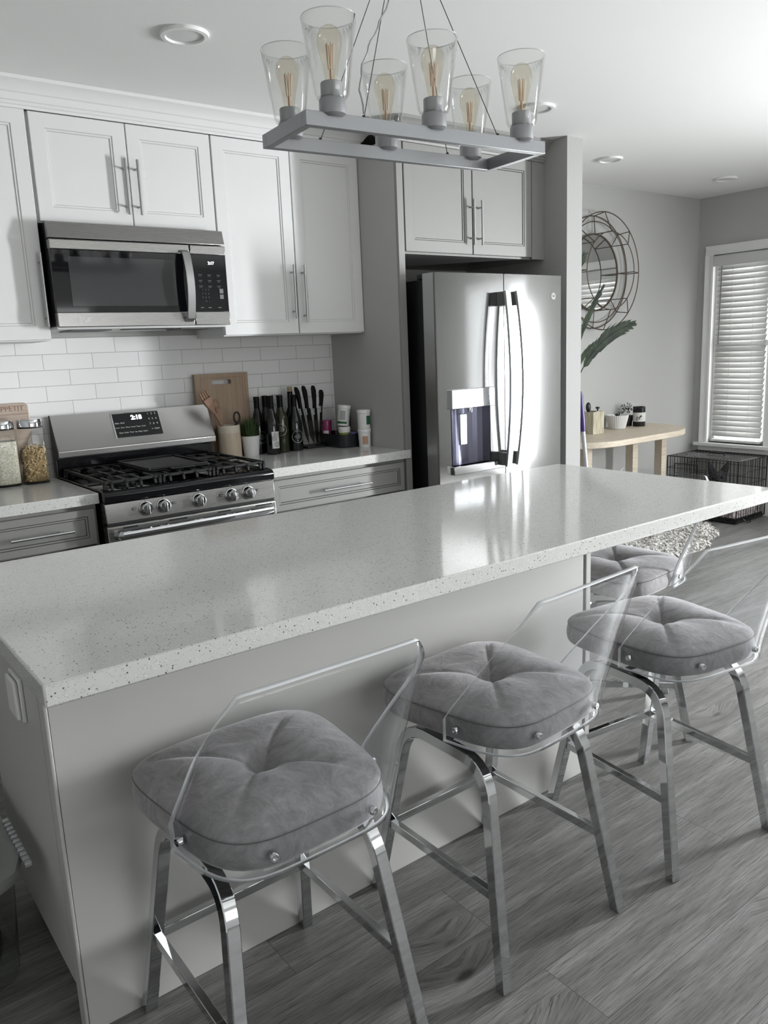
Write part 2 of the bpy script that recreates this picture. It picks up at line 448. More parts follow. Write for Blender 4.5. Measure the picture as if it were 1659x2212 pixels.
def frame_x(y0, y1, x, z0, z1, w, d, nm, mull=0):
    mb = MB().box(x, x + d, y0, y1, z0, z0 + w).box(x, x + d, y0, y1, z1 - w, z1).box(x, x + d, y0, y0 + w, z0 + w, z1 - w).box(x, x + d, y1 - w, y1, z0 + w, z1 - w)
    for k in range(mull):
        yc = y0 + (y1 - y0) * (k + 1) / (mull + 1); mb.box(x, x + d, yc - w / 2, yc + w / 2, z0 + w, z1 - w)
    return struct(nm, mb, M['trimwhite'], smooth=False)
d1 = frame_x(DY0, DY1, XR + .01, 0, DZ1, .06, .07, 'door_1')
M['diffuser'] = mat('added_diffuser', (.5, .5, .5), .6)
t, N, L, b = nt(M['diffuser']); tr = N.new('ShaderNodeBsdfTranslucent'); tr.inputs[0].default_value = (.75, .75, .75, 1)
mx = N.new('ShaderNodeMixShader'); mx.inputs[0].default_value = .6; L.new(b.outputs[0], mx.inputs[1]); L.new(tr.outputs[0], mx.inputs[2]); L.new(mx.outputs[0], N['Material Output'].inputs[0])
part('added_diffuser', B(XR + .03, XR + .036, DY0 + .05, -.03, .05, DZ1 - .05), M['diffuser'], d1, smooth=False)  # unseen translucent sheet added to dim the daylight mirrored in the refrigerator
part('center_stile', B(XR + .01, XR + .08, -.03, .01, .05, DZ1 - .05), M['trimwhite'], d1, smooth=False)
for nm_, ya_, yb_ in (('window_1', WY0, WY1), ('window_3', VY0, VY1)):
    w1 = frame_x(ya_, yb_, XR + .035, WZ0, WZ1, .035, .05, nm_)
    part('pane', B(XR + .055, XR + .059, ya_ + .03, yb_ - .03, WZ0 + .03, WZ1 - .03), M['glass'], w1, smooth=False)
    part('meeting_rail', B(XR + .04, XR + .08, ya_ + .03, yb_ - .03, 1.33, 1.37), M['trimwhite'], w1, smooth=False)
# window casing with a moulded profile
prof = [(0, 0), (0, .018), (.012, .022), (.03, .016), (.05, .016), (.062, .024), (.07, .024), (.07, 0)]
mb = MB()
mb.prism([(WY1 + u, XR - v) for u, v in prof], 'z', WZ0 - .0, WZ1 + .07)
mb2 = MB()
o = MB()
for (pa, pb, sgn) in ((WY1, 1, 1), (VY0, -1, -1)):
    o.add([(XR - v, pa + sgn * u, z) for z in (WZ0, WZ1) for u, v in prof], [(i, (i + 1) % 8, 8 + (i + 1) % 8, 8 + i) for i in range(8)])
o.add([(XR - v, y, WZ1 + u) for y in (VY0 - .07, WY1 + .07) for u, v in prof], [(i, (i + 1) % 8, 8 + (i + 1) % 8, 8 + i) for i in range(8)] + [tuple(range(8)), tuple(range(8, 16))])
o.box(XR - .018, XR, VY1, WY0, WZ0, WZ1)
struct('trim_window', o, M['trimwhite'], smooth=True)
struct('trim_sill', MB().box(XR - .055, XR + .04, VY0 - .1, WY1 + .1, WZ0 - .028, WZ0).box(XR - .02, XR, VY0 - .075, WY1 + .075, WZ0 - .085, WZ0 - .028), M['trimwhite'], bevel=.003)
# partition that closes the fridge bay
struct('wall_partition', B(3.562, 3.688, 2.99, YB, 0, H), M['wall_dimmed'], smooth=False)
struct('baseboard_back', B(3.688, XR, YB - .014, YB, 0, .1), M['trimwhite'], smooth=False, bevel=.003)
struct('baseboard_right', B(XR - .014, XR, DY1 + .02, YB - .014, 0, .1), M['trimwhite'], smooth=False, bevel=.003)
struct('wall_backsplash', B(-.6, 2.524, YB - .01, YB, .90, 1.53), M['tile'], smooth=False)

# blinds
def blind(label, WY0, WY1, BY0, BY1):
    bl = thing('window_blind', label, 'blind', (XR - .01, (WY0 + WY1) / 2, WZ1), 'slat blinds in the far window')
    mb = MB()
    for k in range(33):
        z = 1.945 - k * .0424
        if z < .60: break
        a = math.radians(58)
        def fn(u, v, z=z, a=a):
            w = (u - .5) * .05; cv = .0025 * (1 - (2 * u - 1) ** 2)
            return (XR + .012 + w * math.cos(a) - cv, BY0 + .012 + (BY1 - BY0 - .024) * v, z + w * math.sin(a))
        mb.grid(fn, 5, 2)
    sl = part('slats', mb, M['slat'], bl, ang=60)
    sm = sl.modifiers.new('s', 'SOLIDIFY'); sm.thickness = .0025
    part('valance', B(XR - .03, XR - .018, WY0 + .004, WY1 - .004, 1.955, 2.035), M['slat'], bl, bevel=.003)
    part('head_rail', B(XR - .0175, XR + .03, WY0 + .01, WY1 - .01, 1.98, 2.03), M['slat'], bl, bevel=.003)
    part('bottom_rail', B(XR - .012, XR + .036, BY0 + .01, BY1 - .01, .567, .585), M['slat'], bl, bevel=.003)
    part('wand', MB().tube([(XR - .03, BY1 - .06, 1.955), (XR - .032, BY1 - .055, 1.35)], .004, 6), M['greyplastic'], bl)
    for y in (BY0 + .112, BY1 - .145):
        part('ladder_cord', MB().tube([(XR - .016, y, 1.96), (XR - .016, y, .58)], .0012, 4), M['slat'], bl)
blind('narrow white slat blind with a wand above the dog crate', WY0, WY1, 3.188, 3.625)
blind('white slat blind nearer the camera, seen only in the round mirror', VY0, VY1, VY0 + .01, VY1 - .01)

# recessed ceiling lights
def can(x, y, r, label):
    t = thing('ceiling_light', label, 'ceiling light', (x, y, H), 'round recessed ceiling lights')
    part('trim_ring', MB().lathe([(r, 0), (r, -.006), (r * .97, -.011), (r * .80, -.012), (r * .77, -.007), (r * .77, 0)], (x, y, H), 40), M['trimwhite'], t)
    part('lens', MB().lathe([(r * .77, -.005), (r * .4, -.007), (0, -.007)], (x, y, H), 40), M['lightlens'], t)
can(1.294, 2.731, .082, 'large round white ceiling light above the range, left of the lamp')
can(3.027, 2.72, .082, 'round white ceiling light partly behind the rightmost glass shade of the lamp')
can(4.241, 3.23, .075, 'round white ceiling light just right of the tall partition')
can(5.519, 3.224, .075, 'round white ceiling light farthest right, above the blind window')

# ------------------------------------------------------------------ cabinets
def door_panel(mb, x0, x1, z0, z1, y, thick=.02, fr=.055, gi=1):
    """raised-frame door facing -Y, front at y; groove faces use material gi"""
    rings = [(0, thick, 0), (0, .002, 0), (.002, 0, 0), (fr, 0, 0), (fr + .003, .003, gi), (fr + .009, .003, 0), (fr + .012, .0065, gi), (fr + .016, .0065, 0)]
    vs = []
    for i, d, _ in rings:
        vs += [(x0 + i, y + d, z0 + i), (x1 - i, y + d, z0 + i), (x1 - i, y + d, z1 - i), (x0 + i, y + d, z1 - i)]
    o = len(mb.v); mb.add(vs, [])
    for k in range(len(rings) - 1):
        for c in range(4):
            d = (c + 1) % 4
            mb.f.append((o + k * 4 + c, o + k * 4 + d, o + k * 4 + 4 + d, o + k * 4 + 4 + c)); mb.m.append(rings[k + 1][2])
    L_ = len(rings) - 1
    mb.f.append(tuple(o + L_ * 4 + c for c in range(4))); mb.m.append(0)
    mb.f.append(tuple(o + c for c in range(4))[::-1]); mb.m.append(0)
    return mb
def bar_handle(p, q, out, r=.006, inset=.035):
    """bar from p to q standing off by `out` (vector) with two posts"""
    p, q, out = Vector(p), Vector(q), Vector(out); d = (q - p).normalized()
    mb = MB().tube([p + out, q + out], r, 12)
    for e in (p + d * inset, q - d * inset): mb.tube([e, e + out], r * .75, 8)
    return mb
YU = 3.46
def add_door(parent, x0, x1, z0, z1, y, mats, hx=None, hz=None, fr=.055):
    d = part('door', door_panel(MB(), x0, x1, z0, z1, y, fr=fr), mats, parent, ang=20)
    if hx is not None:
        part('handle', bar_handle((hx, y + .001, hz[0]), (hx, y + .001, hz[1]), (0, -.032, 0)), M['nickel'], d)
    return d
WM = [M['white'], M['groove']]; GM = [M['grey'], M['glaze']]
ucl = thing('wall_cabinet', 'white wall cabinet at the far left, left of the microwave', 'cabinet', (.55, 3.6, 1.51))
part('body', B(.03, .945, YU + .021, YB, 1.51, 2.385), M['white'], ucl, bevel=.001)
add_door(ucl, .50, .943, 1.515, 2.385, YU, WM, .931, (1.565, 1.852))
add_door(ucl, .04, .495, 1.515, 2.385, YU, WM)
ucm = thing('wall_cabinet', 'short white two door wall cabinet directly above the microwave', 'cabinet', (1.33, 3.6, 1.975))
part('body', B(.95, 1.715, YU + .021, YB, 1.972, 2.385), M['white'], ucm, bevel=.001)
add_door(ucm, .955, 1.334, 1.976, 2.382, YU, WM, 1.311, (2.018, 2.238))
add_door(ucm, 1.338, 1.715, 1.976, 2.382, YU, WM, 1.364, (2.018, 2.238))
ucr = thing('wall_cabinet', 'tall white two door wall cabinet above the wine bottles', 'cabinet', (2.12, 3.6, 1.51))
part('body', B(1.722, 2.518, YU + .021, YB, 1.51, 2.385), M['white'], ucr, bevel=.001)
add_door(ucr, 1.722, 2.121, 1.515, 2.382, YU, WM, 2.094, (1.585, 1.838))
add_door(ucr, 2.126, 2.519, 1.515, 2.382, YU, WM, 2.155, (1.565, 1.838))
ucf = thing('wall_cabinet', 'grey two door cabinet set above the refrigerator', 'cabinet', (3.05, 3.5, 1.88))
part('body', B(2.56, 3.561, 3.171, YB, 1.875, 2.40), M['grey'], ucf, bevel=.001)
add_door(ucf, 2.566, 3.012, 1.885, 2.385, 3.15, GM, 2.999, (1.928, 2.150))
add_door(ucf, 3.018, 3.458, 1.885, 2.385, 3.15, GM, 3.055, (1.928, 2.150))
part('filler', B(3.463, 3.561, 3.152, 3.171, 1.875, 2.40), M['grey'], ucf)
# tall panel between worktop and fridge
pn = thing('tall_panel', 'tall grey side panel between worktop and refrigerator', 'panel', (2.54, 3.4, 0))
part('side_panel', B(2.522, 2.540, 3.17, YB, 0, 2.40), M['grey2'], pn, bevel=.001)
part('front_stile', B(2.522, 2.560, 3.152, 3.17, 0, 2.40), M['grey'], pn, bevel=.001)
# crown moulding: profile (out, z)
CP = [(0, 2.385), (-.008, 2.385), (-.010, 2.395), (-.014, 2.397), (-.014, 2.408), (-.019, 2.411), (-.019, 2.436), (-.026, 2.440), (-.030, 2.447), (-.040, 2.462), (-.052, 2.472), (-.060, 2.476), (-.060, 2.4895), (0, 2.4895)]
def crown(path, nm, mt):
    """path in xy; profile pushed to the right-hand (room) side"""
    mb = MB(); P = [Vector((x, y)) for x, y in path]; k = len(CP); vs = []
    for i, p in enumerate(P):
        dirs = []
        if i > 0: dirs.append((P[i] - P[i - 1]).normalized())
        if i < len(P) - 1: dirs.append((P[i + 1] - P[i]).normalized())
        ns = [Vector((d.y, -d.x)) for d in dirs]
        n = sum(ns, Vector((0, 0))); n = n / max(n.dot(ns[0]), 1e-6)
        vs += [(p.x + n.x * -u, p.y + n.y * -u, z) for u, z in CP]
    fs = []
    for i in range(len(P) - 1):
        for c in range(k): fs.append((i * k + c, i * k + (c + 1) % k, (i + 1) * k + (c + 1) % k, (i + 1) * k + c))
    fs.append(tuple(range(k))); fs.append(tuple((len(P) - 1) * k + c for c in range(k)))
    mb.add(vs, fs)
    return struct(nm, mb, mt, ang=25)
crown([(.02, YU + .005), (2.519, YU + .005), (2.519, YB)], 'trim_crown', M['white'])
crown([(2.541, YB - .3), (2.522, 3.152), (3.561, 3.152)][1:], 'trim_crown_grey', M['grey'])

# base cabinets and worktops
YW = 3.14
def base_cab(x0, x1, label, hx0, hx1):
    t = thing('base_cabinet', label, 'cabinet', ((x0 + x1) / 2, 3.4, 0))
    part('body', MB().box(x0, x1, YW + .035, YB - .012, .10, .873).box(x0 + .01, x1 - .01, YW + .09, YB - .012, 0, .10), M['grey'], t, bevel=.001)
    dr = part('drawer', door_panel(MB(), x0 + .012, x1 - .012, .712, .855, YW + .014, fr=.028), GM, t, ang=20)
    part('handle', bar_handle((hx0, YW + .014, .781), (hx1, YW + .014, .781), (0, -.032, 0)), M['chrome'], dr)
    xm = (x0 + x1) / 2
    add_door(t, x0 + .012, xm - .003, .115, .705, YW + .014, GM, xm - .03, (.48, .68))
    add_door(t, xm + .003, x1 - .012, .115, .705, YW + .014, GM, xm + .03, (.48, .68))
    return t
base_cab(.32, .955, 'grey base cabinet left of the range with one drawer showing', .62, .85)
base_cab(1.732, 2.520, 'grey base cabinet between the range and the refrigerator', 2.0, 2.277)
tag(part('worktop', B(-.3, .962, YW, YB - .011, .873, .915), M['quartz'], bevel=.002, loc=(.5, 3.4, .873)), 'white speckled quartz worktop left of the range, under the jars', 'countertop')
tag(part('worktop', MB().prism([(1.728, YB - .011), (1.728, YW), (2.545, YW), (2.545, 3.151), (2.521, 3.151), (2.521, YB - .011)], 'z', .873, .915), M['quartz'], bevel=.002, loc=(2.1, 3.4, .873)), 'white speckled quartz worktop right of the range, under the wine bottles', 'countertop')
# outlet plate behind items
ol = thing('wall_outlet', 'white double outlet plate on the tiles behind the wine bottles', 'outlet', (2.10, YB - .012, 1.18))
part('plate', B(2.04, 2.16, YB - .018, YB - .0105, 1.105, 1.25), M['white_plastic'], ol, bevel=.003)
for dx in (2.075, 2.127):
    part('socket', MB().box(dx - .017, dx + .017, YB - .020, YB - .017, 1.125, 1.228), M['white_plastic'], ol, bevel=.002)
for dx in (2.075, 2.127):
    for z in (1.15, 1.20):
        part('slots', MB().box(dx - .008, dx - .005, YB - .0205, YB - .0195, z, z + .01).box(dx + .005, dx + .008, YB - .0205, YB - .0195, z, z + .01), M['dark'], ol, smooth=False)


# ------------------------------------------------------------------ island
IX0, IX1, IY0, IY1 = .275, 2.612, 1.30, 2.236
tag(part('island_countertop', B(IX0, IX1, IY0, IY1, .873, .915), M['quartz'], bevel=.004, seg=3, loc=(1.44, 1.77, .873)), 'long white speckled quartz island countertop in the foreground', 'countertop')
isl = thing('kitchen_island', 'greige kitchen island base under the long speckled countertop', 'kitchen island', (1.15, 1.9, 0))
part('body', MB().box(.335, 1.985, 1.60, 2.19, .10, .873).box(.36, 1.96, 1.60, 2.12, 0, .10), M['panel'], isl)
part('back_panel', B(.3385, 1.972, 1.582, 1.60, 0, .873), M['panel'], isl, bevel=.001)
part('corner_post', B(.330, .3375, 1.580, 1.622, 0, .873), M['panel'], isl, bevel=.0025)
part('end_panel', MB().box(1.984, 2.006, 1.580, 2.19, 0, .873), M['panel'], isl, bevel=.0015)
part('side_skin', B(.331, .335, 1.63, 2.19, .10, .873), M['panel'], isl)
ou = part('outlet_cover', B(.322, .331, 1.745, 1.835, .668, .768), M['white_plastic'], isl, bevel=.003)
part('outlet_lid', MB().box(.312, .322, 1.750, 1.826, .674, .762), M['white_plastic'], ou, bevel=.006)

# ------------------------------------------------------------------ microwave
mw = thing('microwave', 'stainless over-the-range microwave with black glass door', 'microwave', (1.335, 3.58, 1.56))
MX0, MX1, MY = .956, 1.714, 3.385
part('body', MB().box(MX0 + .004, MX1 - .004, MY + .035, YB - .001, 1.565, 1.968), M['dark'], mw, bevel=.002)
part('vent_grille', MB().prism([(MY + .035, 1.905), (MY + .002, 1.905), (MY + .018, 1.967), (MY + .035, 1.967)], 'x', MX0, MX1), M['steel2'], mw, bevel=.002)
dr = part('door', MB().box(MX0, 1.542, MY, MY + .034, 1.862, 1.900).box(MX0, 1.542, MY, MY + .034, 1.560, 1.618), M['steel2'], mw, bevel=.003)
part('door_glass', B(MX0 + .001, 1.541, MY + .004, MY + .033, 1.618, 1.862), M['blackglass'], dr, bevel=.001)
part('door_window', B(1.022, 1.470, MY + .002, MY + .005, 1.643, 1.835), M['window_mesh'], dr)
hp = [(1.512 + .0, MY - .002, 1.872), (1.512, MY - .028, 1.862)] + [(1.512, MY - .03 - .022 * math.sin(PI * i / 12), 1.86 - .265 * i / 12) for i in range(1, 12)] + [(1.512, MY - .028, 1.590), (1.512, MY - .002, 1.580)]
part('handle', MB().sweep(hp, [(-.006, -.018), (.006, -.018), (.006, .018), (-.006, .018)], n=(1, 0, 0)), M['nickel'], dr, bevel=.002)
cp = part('control_panel', B(1.546, MX1, MY, MY + .034, 1.862, 1.900), M['steel2'], mw, bevel=.003)
part('lower_rail', B(1.546, MX1, MY, MY + .034, 1.560, 1.618), M['steel2'], cp, bevel=.003)
part('control_glass', B(1.547, MX1 - .001, MY + .003, MY + .033, 1.618, 1.862), M['blackglass'], cp, bevel=.001)
text('clock_digits', '2:17', .017, face_front(1.640, MY + .0015, 1.826), M['digits'], cp, bold=.0003)
mb = MB()
random.seed(3)
for r in range(3):
    for c in range(3):
        x = 1.575 + c * .044; z = 1.775 - r * .024
        mb.box(x, x + .018, MY + .0018, MY + .003, z, z + .0022).box(x + .002, x + .014, MY + .0018, MY + .003, z - .006, z - .0042)
part('key_legends', mb, M['dimprint'], cp, smooth=False)
for i, s_ in enumerate(['1   2   3', '4   5   6', '7   8   9', '.   0   .']):
    text('key_digits', s_, .011, face_front(1.604, MY + .0018, 1.712 - i * .0165), M['dimprint'], cp)
for a, b_, c, d in ((1.672, 1.690, 1.697, 1.717), (1.672, 1.690, 1.673, 1.692), (1.575, 1.590, 1.634, 1.637), (1.612, 1.628, 1.634, 1.637), (1.658, 1.674, 1.634, 1.637)):
    part('soft_key', B(a, b_, MY + .0016, MY + .003, c, d), M['greyplastic'], cp, smooth=False)
# emblem: ring, face strokes and two letters
lg = MB().tube(arc((1.045, MY - .0008, 1.588), .0105, PI * .08, PI * 1.9, 24), .0009, 5)
lg.box(1.0405, 1.0420, MY - .0014, MY, 1.587, 1.593).box(1.0445, 1.0458, MY - .0014, MY, 1.583, 1.593).box(1.0458, 1.0495, MY - .0014, MY, 1.583, 1.5844).box(1.049, 1.0555, MY - .0014, MY, 1.5875, 1.589)
part('emblem_ring', lg, M['white_plastic'], mw)
text('emblem_letters', 'LG', .019, face_front(1.0725, MY - .0006, 1.588), M['white_plastic'], mw)
mb = MB().box(MX0 + .01, 1.20, 3.43, 3.66, 1.557, 1.565).box(1.47, MX1 - .01, 3.43, 3.66, 1.557, 1.565)
part('underside_tray', B(MX0 + .004, MX1 - .004, MY + .036, YB - .02, 1.552, 1.565), M['lightlens'], mw, bevel=.002)
for x in (1.02, 1.50):
    part('grease_filter', MB().box(x, x + .17, 3.45, 3.62, 1.547, 1.552), M['dimprint'], mw, bevel=.001)
part('exhaust_slot', B(1.24, 1.46, 3.44, 3.49, 1.548, 1.5525), M['dark'], mw)

# ------------------------------------------------------------------ range
RX0, RX1, RY = .968, 1.722, 3.10
rg = thing('kitchen_range', 'stainless gas range with black cooktop between the two base cabinets', 'stove', (1.345, 3.4, 0))
part('body', MB().box(RX0 + .002, RX1 - .002, RY + .05, 3.742, .05, .905), M['dark'], rg, bevel=.002)
part('cooktop', MB().prism([(3.70, .905), (RY + .01, .872), (RY - .006, .876), (RY - .008, .905), (RY + .006, .918), (RY + .03, .922), (3.70, .922)], 'x', RX0, RX1), M['blackgloss'], rg, bevel=.004)
fp = part('front_panel', MB().prism([(RY + .05, .872), (RY + .004, .872), (RY - .004, .792), (RY + .05, .792)], 'x', RX0, RX1), M['steel2'], rg, bevel=.003)
for kx in (1.129, 1.203, 1.358, 1.509, 1.589):
    k = part('knob', MB().lathe([(.0265, .0), (.0265, .006), (.0235, .010), (.0225, .026), (.019, .030), (0, .031)], (kx, RY - .001, .833), 28, axis=(0, -1, .08)), M['chrome'], rg)
    part('knob_grip', MB().box(kx - .0065, kx + .0065, RY - .040, RY - .028, .812, .854), M['chrome'], k, bevel=.004)
    part('knob_base', MB().lathe([(.0295, -.001), (.0295, .003), (.026, .004)], (kx, RY - .001, .833), 28, axis=(0, -1, .08)), M['nickel'], k)
    text('knob_mark', '|', .014, face_front(kx, RY - .0025, .866), M['darkprint'], k)
mb = MB()
for kx, sgn in ((1.129, -1), (1.203, 1), (1.509, -1), (1.589, 1)):
    x = kx + sgn * .048
    mb.box(x - .007, x + .007, RY - .004, RY - .0005, .842, .8435).box(x - .007, x + .007, RY - .004, RY - .0005, .834, .8355).box(x - .007, x - .006, RY - .004, RY - .0005, .834, .843)
part('panel_legends', mb, M['darkprint'], rg, smooth=False)
od = part('oven_door', MB().prism([(RY + .05, .782), (RY + .004, .782), (RY - .002, .776), (RY - .012, .60), (RY - .012, .20), (RY + .05, .20)], 'x', RX0, RX1), M['steel2'], rg, bevel=.003)
part('door_gap', B(RX0 + .004, RX1 - .004, RY + .006, RY + .05, .782, .792), M['dark'], rg)
mb = MB()
for a, b_ in ((1.03, 1.09), (1.22, 1.30), (1.44, 1.50), (1.62, 1.70)):
    mb.box(a, b_, RY - .0035, RY + .004, .7655, .7725)
part('vent_slots', mb, M['dark'], od, smooth=False)
hp = [(1.000, RY + .0, .742), (1.005, RY - .034, .745)] + [(1.015 + .665 * i / 14, RY - .044 - .018 * math.sin(PI * i / 14), .746 + .004 * math.sin(PI * i / 14)) for i in range(15)] + [(1.690, RY - .034, .745), (1.695, RY + .0, .742)]
part('handle', MB().sweep(hp, [(.010 * math.cos(a), .018 * math.sin(a)) for a in [2 * PI * i / 12 for i in range(12)]], n=(0, 0, 1)), M['chrome'], od)
part('oven_window', B(1.08, 1.61, RY - .0145, RY - .011, .36, .56), M['blackglass'], od)
part('drawer', MB().box(RX0, RX1, RY - .01, RY + .05, .05, .19), M['steel2'], rg, bevel=.003)
M['steel_lit'] = steel('ceiling_lit_steel', (.78, .77, .755), .33, (6, 6, 900))  # brushed steel lightened: ceiling reflection put into the backguard's colour
bg = part('backguard', MB().prism([(3.742, 1.00), (3.742, 1.187), (3.735, 1.190), (3.662, 1.040), (3.655, 1.034), (3.660, 1.008), (3.70, 1.000)], 'x', RX0, RX1), M['steel_lit'], rg, bevel=.002)
part('back_riser', MB().box(RX0 + .004, RX1 - .004, 3.70, 3.742, .92, 1.0), M['blackgloss'], rg, bevel=.002)
part('guard_end_cap', MB().prism([(3.743, .92), (3.743, 1.190), (3.737, 1.193), (3.664, 1.040), (3.658, 1.004), (3.70, .995), (3.70, .92)], 'x', RX0 - .003, RX0 + .001), M['dark'], rg)
# display on tilted face: tilt of face
ta = math.atan2(.150, .073); tilt = -(PI / 2 - ta)
FN = Vector((0, -math.sin(ta), math.cos(ta)))
def gpt(x, s_, lift=0):   # s_ 0..1 up the face
    return Vector((x, 3.662 + .073 * s_, 1.040 + .150 * s_)) + FN * lift
mb = MB()
def gquad(mb, x0, x1, s0, s1, lift, mi=0):
    vs = [gpt(x0, s0, lift), gpt(x1, s0, lift), gpt(x1, s1, lift), gpt(x0, s1, lift), gpt(x0, s0), gpt(x1, s0), gpt(x1, s1), gpt(x0, s1)]
    mb.add(vs, [(0, 1, 2, 3), (0, 4, 5, 1), (1, 5, 6, 2), (2, 6, 7, 3), (3, 7, 4, 0)], mi)
gquad(mb, 1.238, 1.462, .20, .92, .003)
dp = part('display_panel', mb, M['blackglass'], bg, bevel=.0015)
mb = MB(); gquad(mb, 1.234, 1.240, .19, .93, .0035); gquad(mb, 1.238, 1.462, .905, .93, .0032)
part('display_edge', mb, M['chrome'], bg)
def gtext(nm, s_, size, x, v, mt, bold=0):
    p = gpt(x, v, .0034)
    text(nm, s_, size, Matrix.Translation(p) @ Matrix.Rotation(PI / 2 + tilt, 4, 'X'), mt, dp, .0003, bold=bold)
gtext('clock_digits', '2:18', .030, 1.352, .76, M['digits'], .0012)
for i, s_ in enumerate(['1   2   3', '4   5   6', '7   8   9']): gtext('key_digits', s_, .013, 1.428, .84 - i * .155, M['label'])
gtext('key_digits', '0   START', .009, 1.432, .375, M['label'])
gtext('key_legends', 'Bake  Broil', .010, 1.268, .62, M['label'])
gtext('key_legends', 'Conv  Conv  Warm  Proof  Timer  Cook', .0085, 1.315, .485, M['label'])
gtext('key_legends', 'Clean  Probe  Timer  Set  Delay  Steam', .0085, 1.322, .33, M['label'])
# burners, grates, griddle
for bx, by, r in ((1.10, 3.27, .045), (1.10, 3.55, .035), (1.345, 3.40, .04), (1.59, 3.27, .045), (1.59, 3.55, .032)):
    part('burner', MB().lathe([(r * 1.3, .922), (r * 1.3, .928), (r * .95, .932), (r * .95, .938), (r * .6, .942), (0, .942)], (bx, by, 0), 24), M['iron'], rg)
def grate(x0, x1, nm):
    mb = MB(); y0, y1, z = 3.135, 3.675, .950
    def bar(a, b_, w=.011, h=.013): mb.bar(a, b_, w, h)
    for y in (y0 + .01, y1 - .01): bar((x0, y, z), (x1, y, z))
    for x in (x0 + .006, x1 - .006): bar((x, y0, z), (x, y1, z))
    n = 4; xs = [x0 + (x1 - x0) * (i + .5) / n for i in range(n)]
    for i, x in enumerate(xs):
        # front and rear fingers with arched roots
        mb.sweep([(x, y0 - .004, .924), (x, y0 - .002, .940), (x, y0 + .010, .951), (x, y0 + .03, .953), (x, y0 + .12, .953)], [(-.005, -.006), (.005, -.006), (.005, .006), (-.005, .006)], n=(1, 0, 0))
        mb.sweep([(x, y1 + .002, .924), (x, y1, .940), (x, y1 - .01, .951), (x, y1 - .13, .953)], [(-.005, -.006), (.005, -.006), (.005, .006), (-.005, .006)], n=(1, 0, 0))
        if i in (1, 2): bar((x, y0 + .18, z), (x, y1 - .2, z))
    xm = (x0 + x1) / 2; ym = (y0 + y1) / 2
    bar((x0, ym, z), (x1, ym, z)); bar((xm - .06, ym - .13, z), (xm + .06, ym - .13, z)); bar((xm - .06, ym + .13, z), (xm + .06, ym + .13, z))
    for x in (x0 + .006, x1 - .006):
        for y in (y0 + .01, y1 - .01): mb.box(x - .007, x + .007, y - .007, y + .007, .9215, .950)
    return part(nm, mb, M['iron'], rg, bevel=.002, seg=1)
grate(.985, 1.222, 'grate'); grate(1.228, 1.462, 'grate'); grate(1.468, 1.705, 'grate')
gd = tag(part('griddle_pan', MB().prism([(1.205, 3.24), (1.215, 3.225), (1.47, 3.225), (1.48, 3.24), (1.48, 3.61), (1.47, 3.625), (1.215, 3.625), (1.205, 3.61)], 'z', .9585, .966).box(1.215, 1.47, 3.222, 3.23, .966, .974).box(1.205, 1.213, 3.24, 3.61, .966, .974).box(1.472, 1.48, 3.24, 3.61, .966, .974).box(1.215, 1.47, 3.618, 3.626, .966, .974).box(1.29, 1.40, 3.195, 3.224, .962, .970), M['iron'], bevel=.003, loc=(1.345, 3.42, .9585)), 'flat black griddle lying on the middle grate of the range', 'griddle')

# ------------------------------------------------------------------ refrigerator
fr = thing('refrigerator', 'stainless french door refrigerator with water dispenser', 'refrigerator', (3.01, 3.35, 0))
part('body', MB().box(2.600, 3.450, 3.055, 3.76, .03, 1.745), M['dark'], fr, bevel=.003)
part('hinge_cover', MB().box(2.585, 2.68, 3.00, 3.10, 1.745, 1.768).box(3.37, 3.465, 3.00, 3.10, 1.745, 1.768), M['dark'], fr, bevel=.004)
FX = (2.572, 3.018, 3.024, 3.470)
def fy(x): return 2.940 + .012 * ((x - 3.021) / .45) ** 2
def fdoor(x0, x1, z0, z1, hole=None, nm='door'):
    mb = MB()
    xs = [x0 + (x1 - x0) * i / 16 for i in range(17)]; zs = [z0, z1]
    if hole:
        for v in hole[:2]:
            xs.append(v)
        zs += hole[2:]
    xs = sorted(xs); zs = sorted(zs)
    for i in range(len(xs) - 1):
        for j in range(len(zs) - 1):
            xc, zc = (xs[i] + xs[i + 1]) / 2, (zs[j] + zs[j + 1]) / 2
            if hole and hole[0] < xc < hole[1] and hole[2] < zc < hole[3]: continue
            mb.add([(xs[i], fy(xs[i]), zs[j]), (xs[i + 1], fy(xs[i + 1]), zs[j]), (xs[i + 1], fy(xs[i + 1]), zs[j + 1]), (xs[i], fy(xs[i]), zs[j + 1])], [(0, 1, 2, 3)])
    d = 3.04
    for i in range(len(xs) - 1):
        for z in (z0, z1):
            mb.add([(xs[i], fy(xs[i]), z), (xs[i + 1], fy(xs[i + 1]), z), (xs[i + 1], d, z), (xs[i], d, z)], [(0, 1, 2, 3)])
    for x in (x0, x1):
        mb.add([(x, fy(x), z0), (x, d, z0), (x, d, z1), (x, fy(x), z1)], [(0, 1, 2, 3)], 1)
    mb.add([(x0, d, z0), (x1, d, z0), (x1, d, z1), (x0, d, z1)], [(0, 1, 2, 3)], 1)
    bm_ = part(nm, mb, [M['fridge'], M['greyplastic']], fr, ang=30, recalc=False)
    me = bm_.data; bm = bmesh.new(); bm.from_mesh(me); bmesh.ops.remove_doubles(bm, verts=bm.verts, dist=1e-5); bmesh.ops.recalc_face_normals(bm, faces=bm.faces); bm.to_mesh(me); bm.free()
    me.set_sharp_from_angle(angle=math.radians(30))
    return bm_
HO = (2.652, 2.915, .832, 1.118)
dl = fdoor(FX[0], FX[1], .700, 1.768, HO)
drr = fdoor(FX[2], FX[3], .700, 1.768)
fdoor(FX[0], FX[3], .38, .692, nm='freezer_drawer'); fdoor(FX[0], FX[3], .06, .372, nm='freezer_drawer')
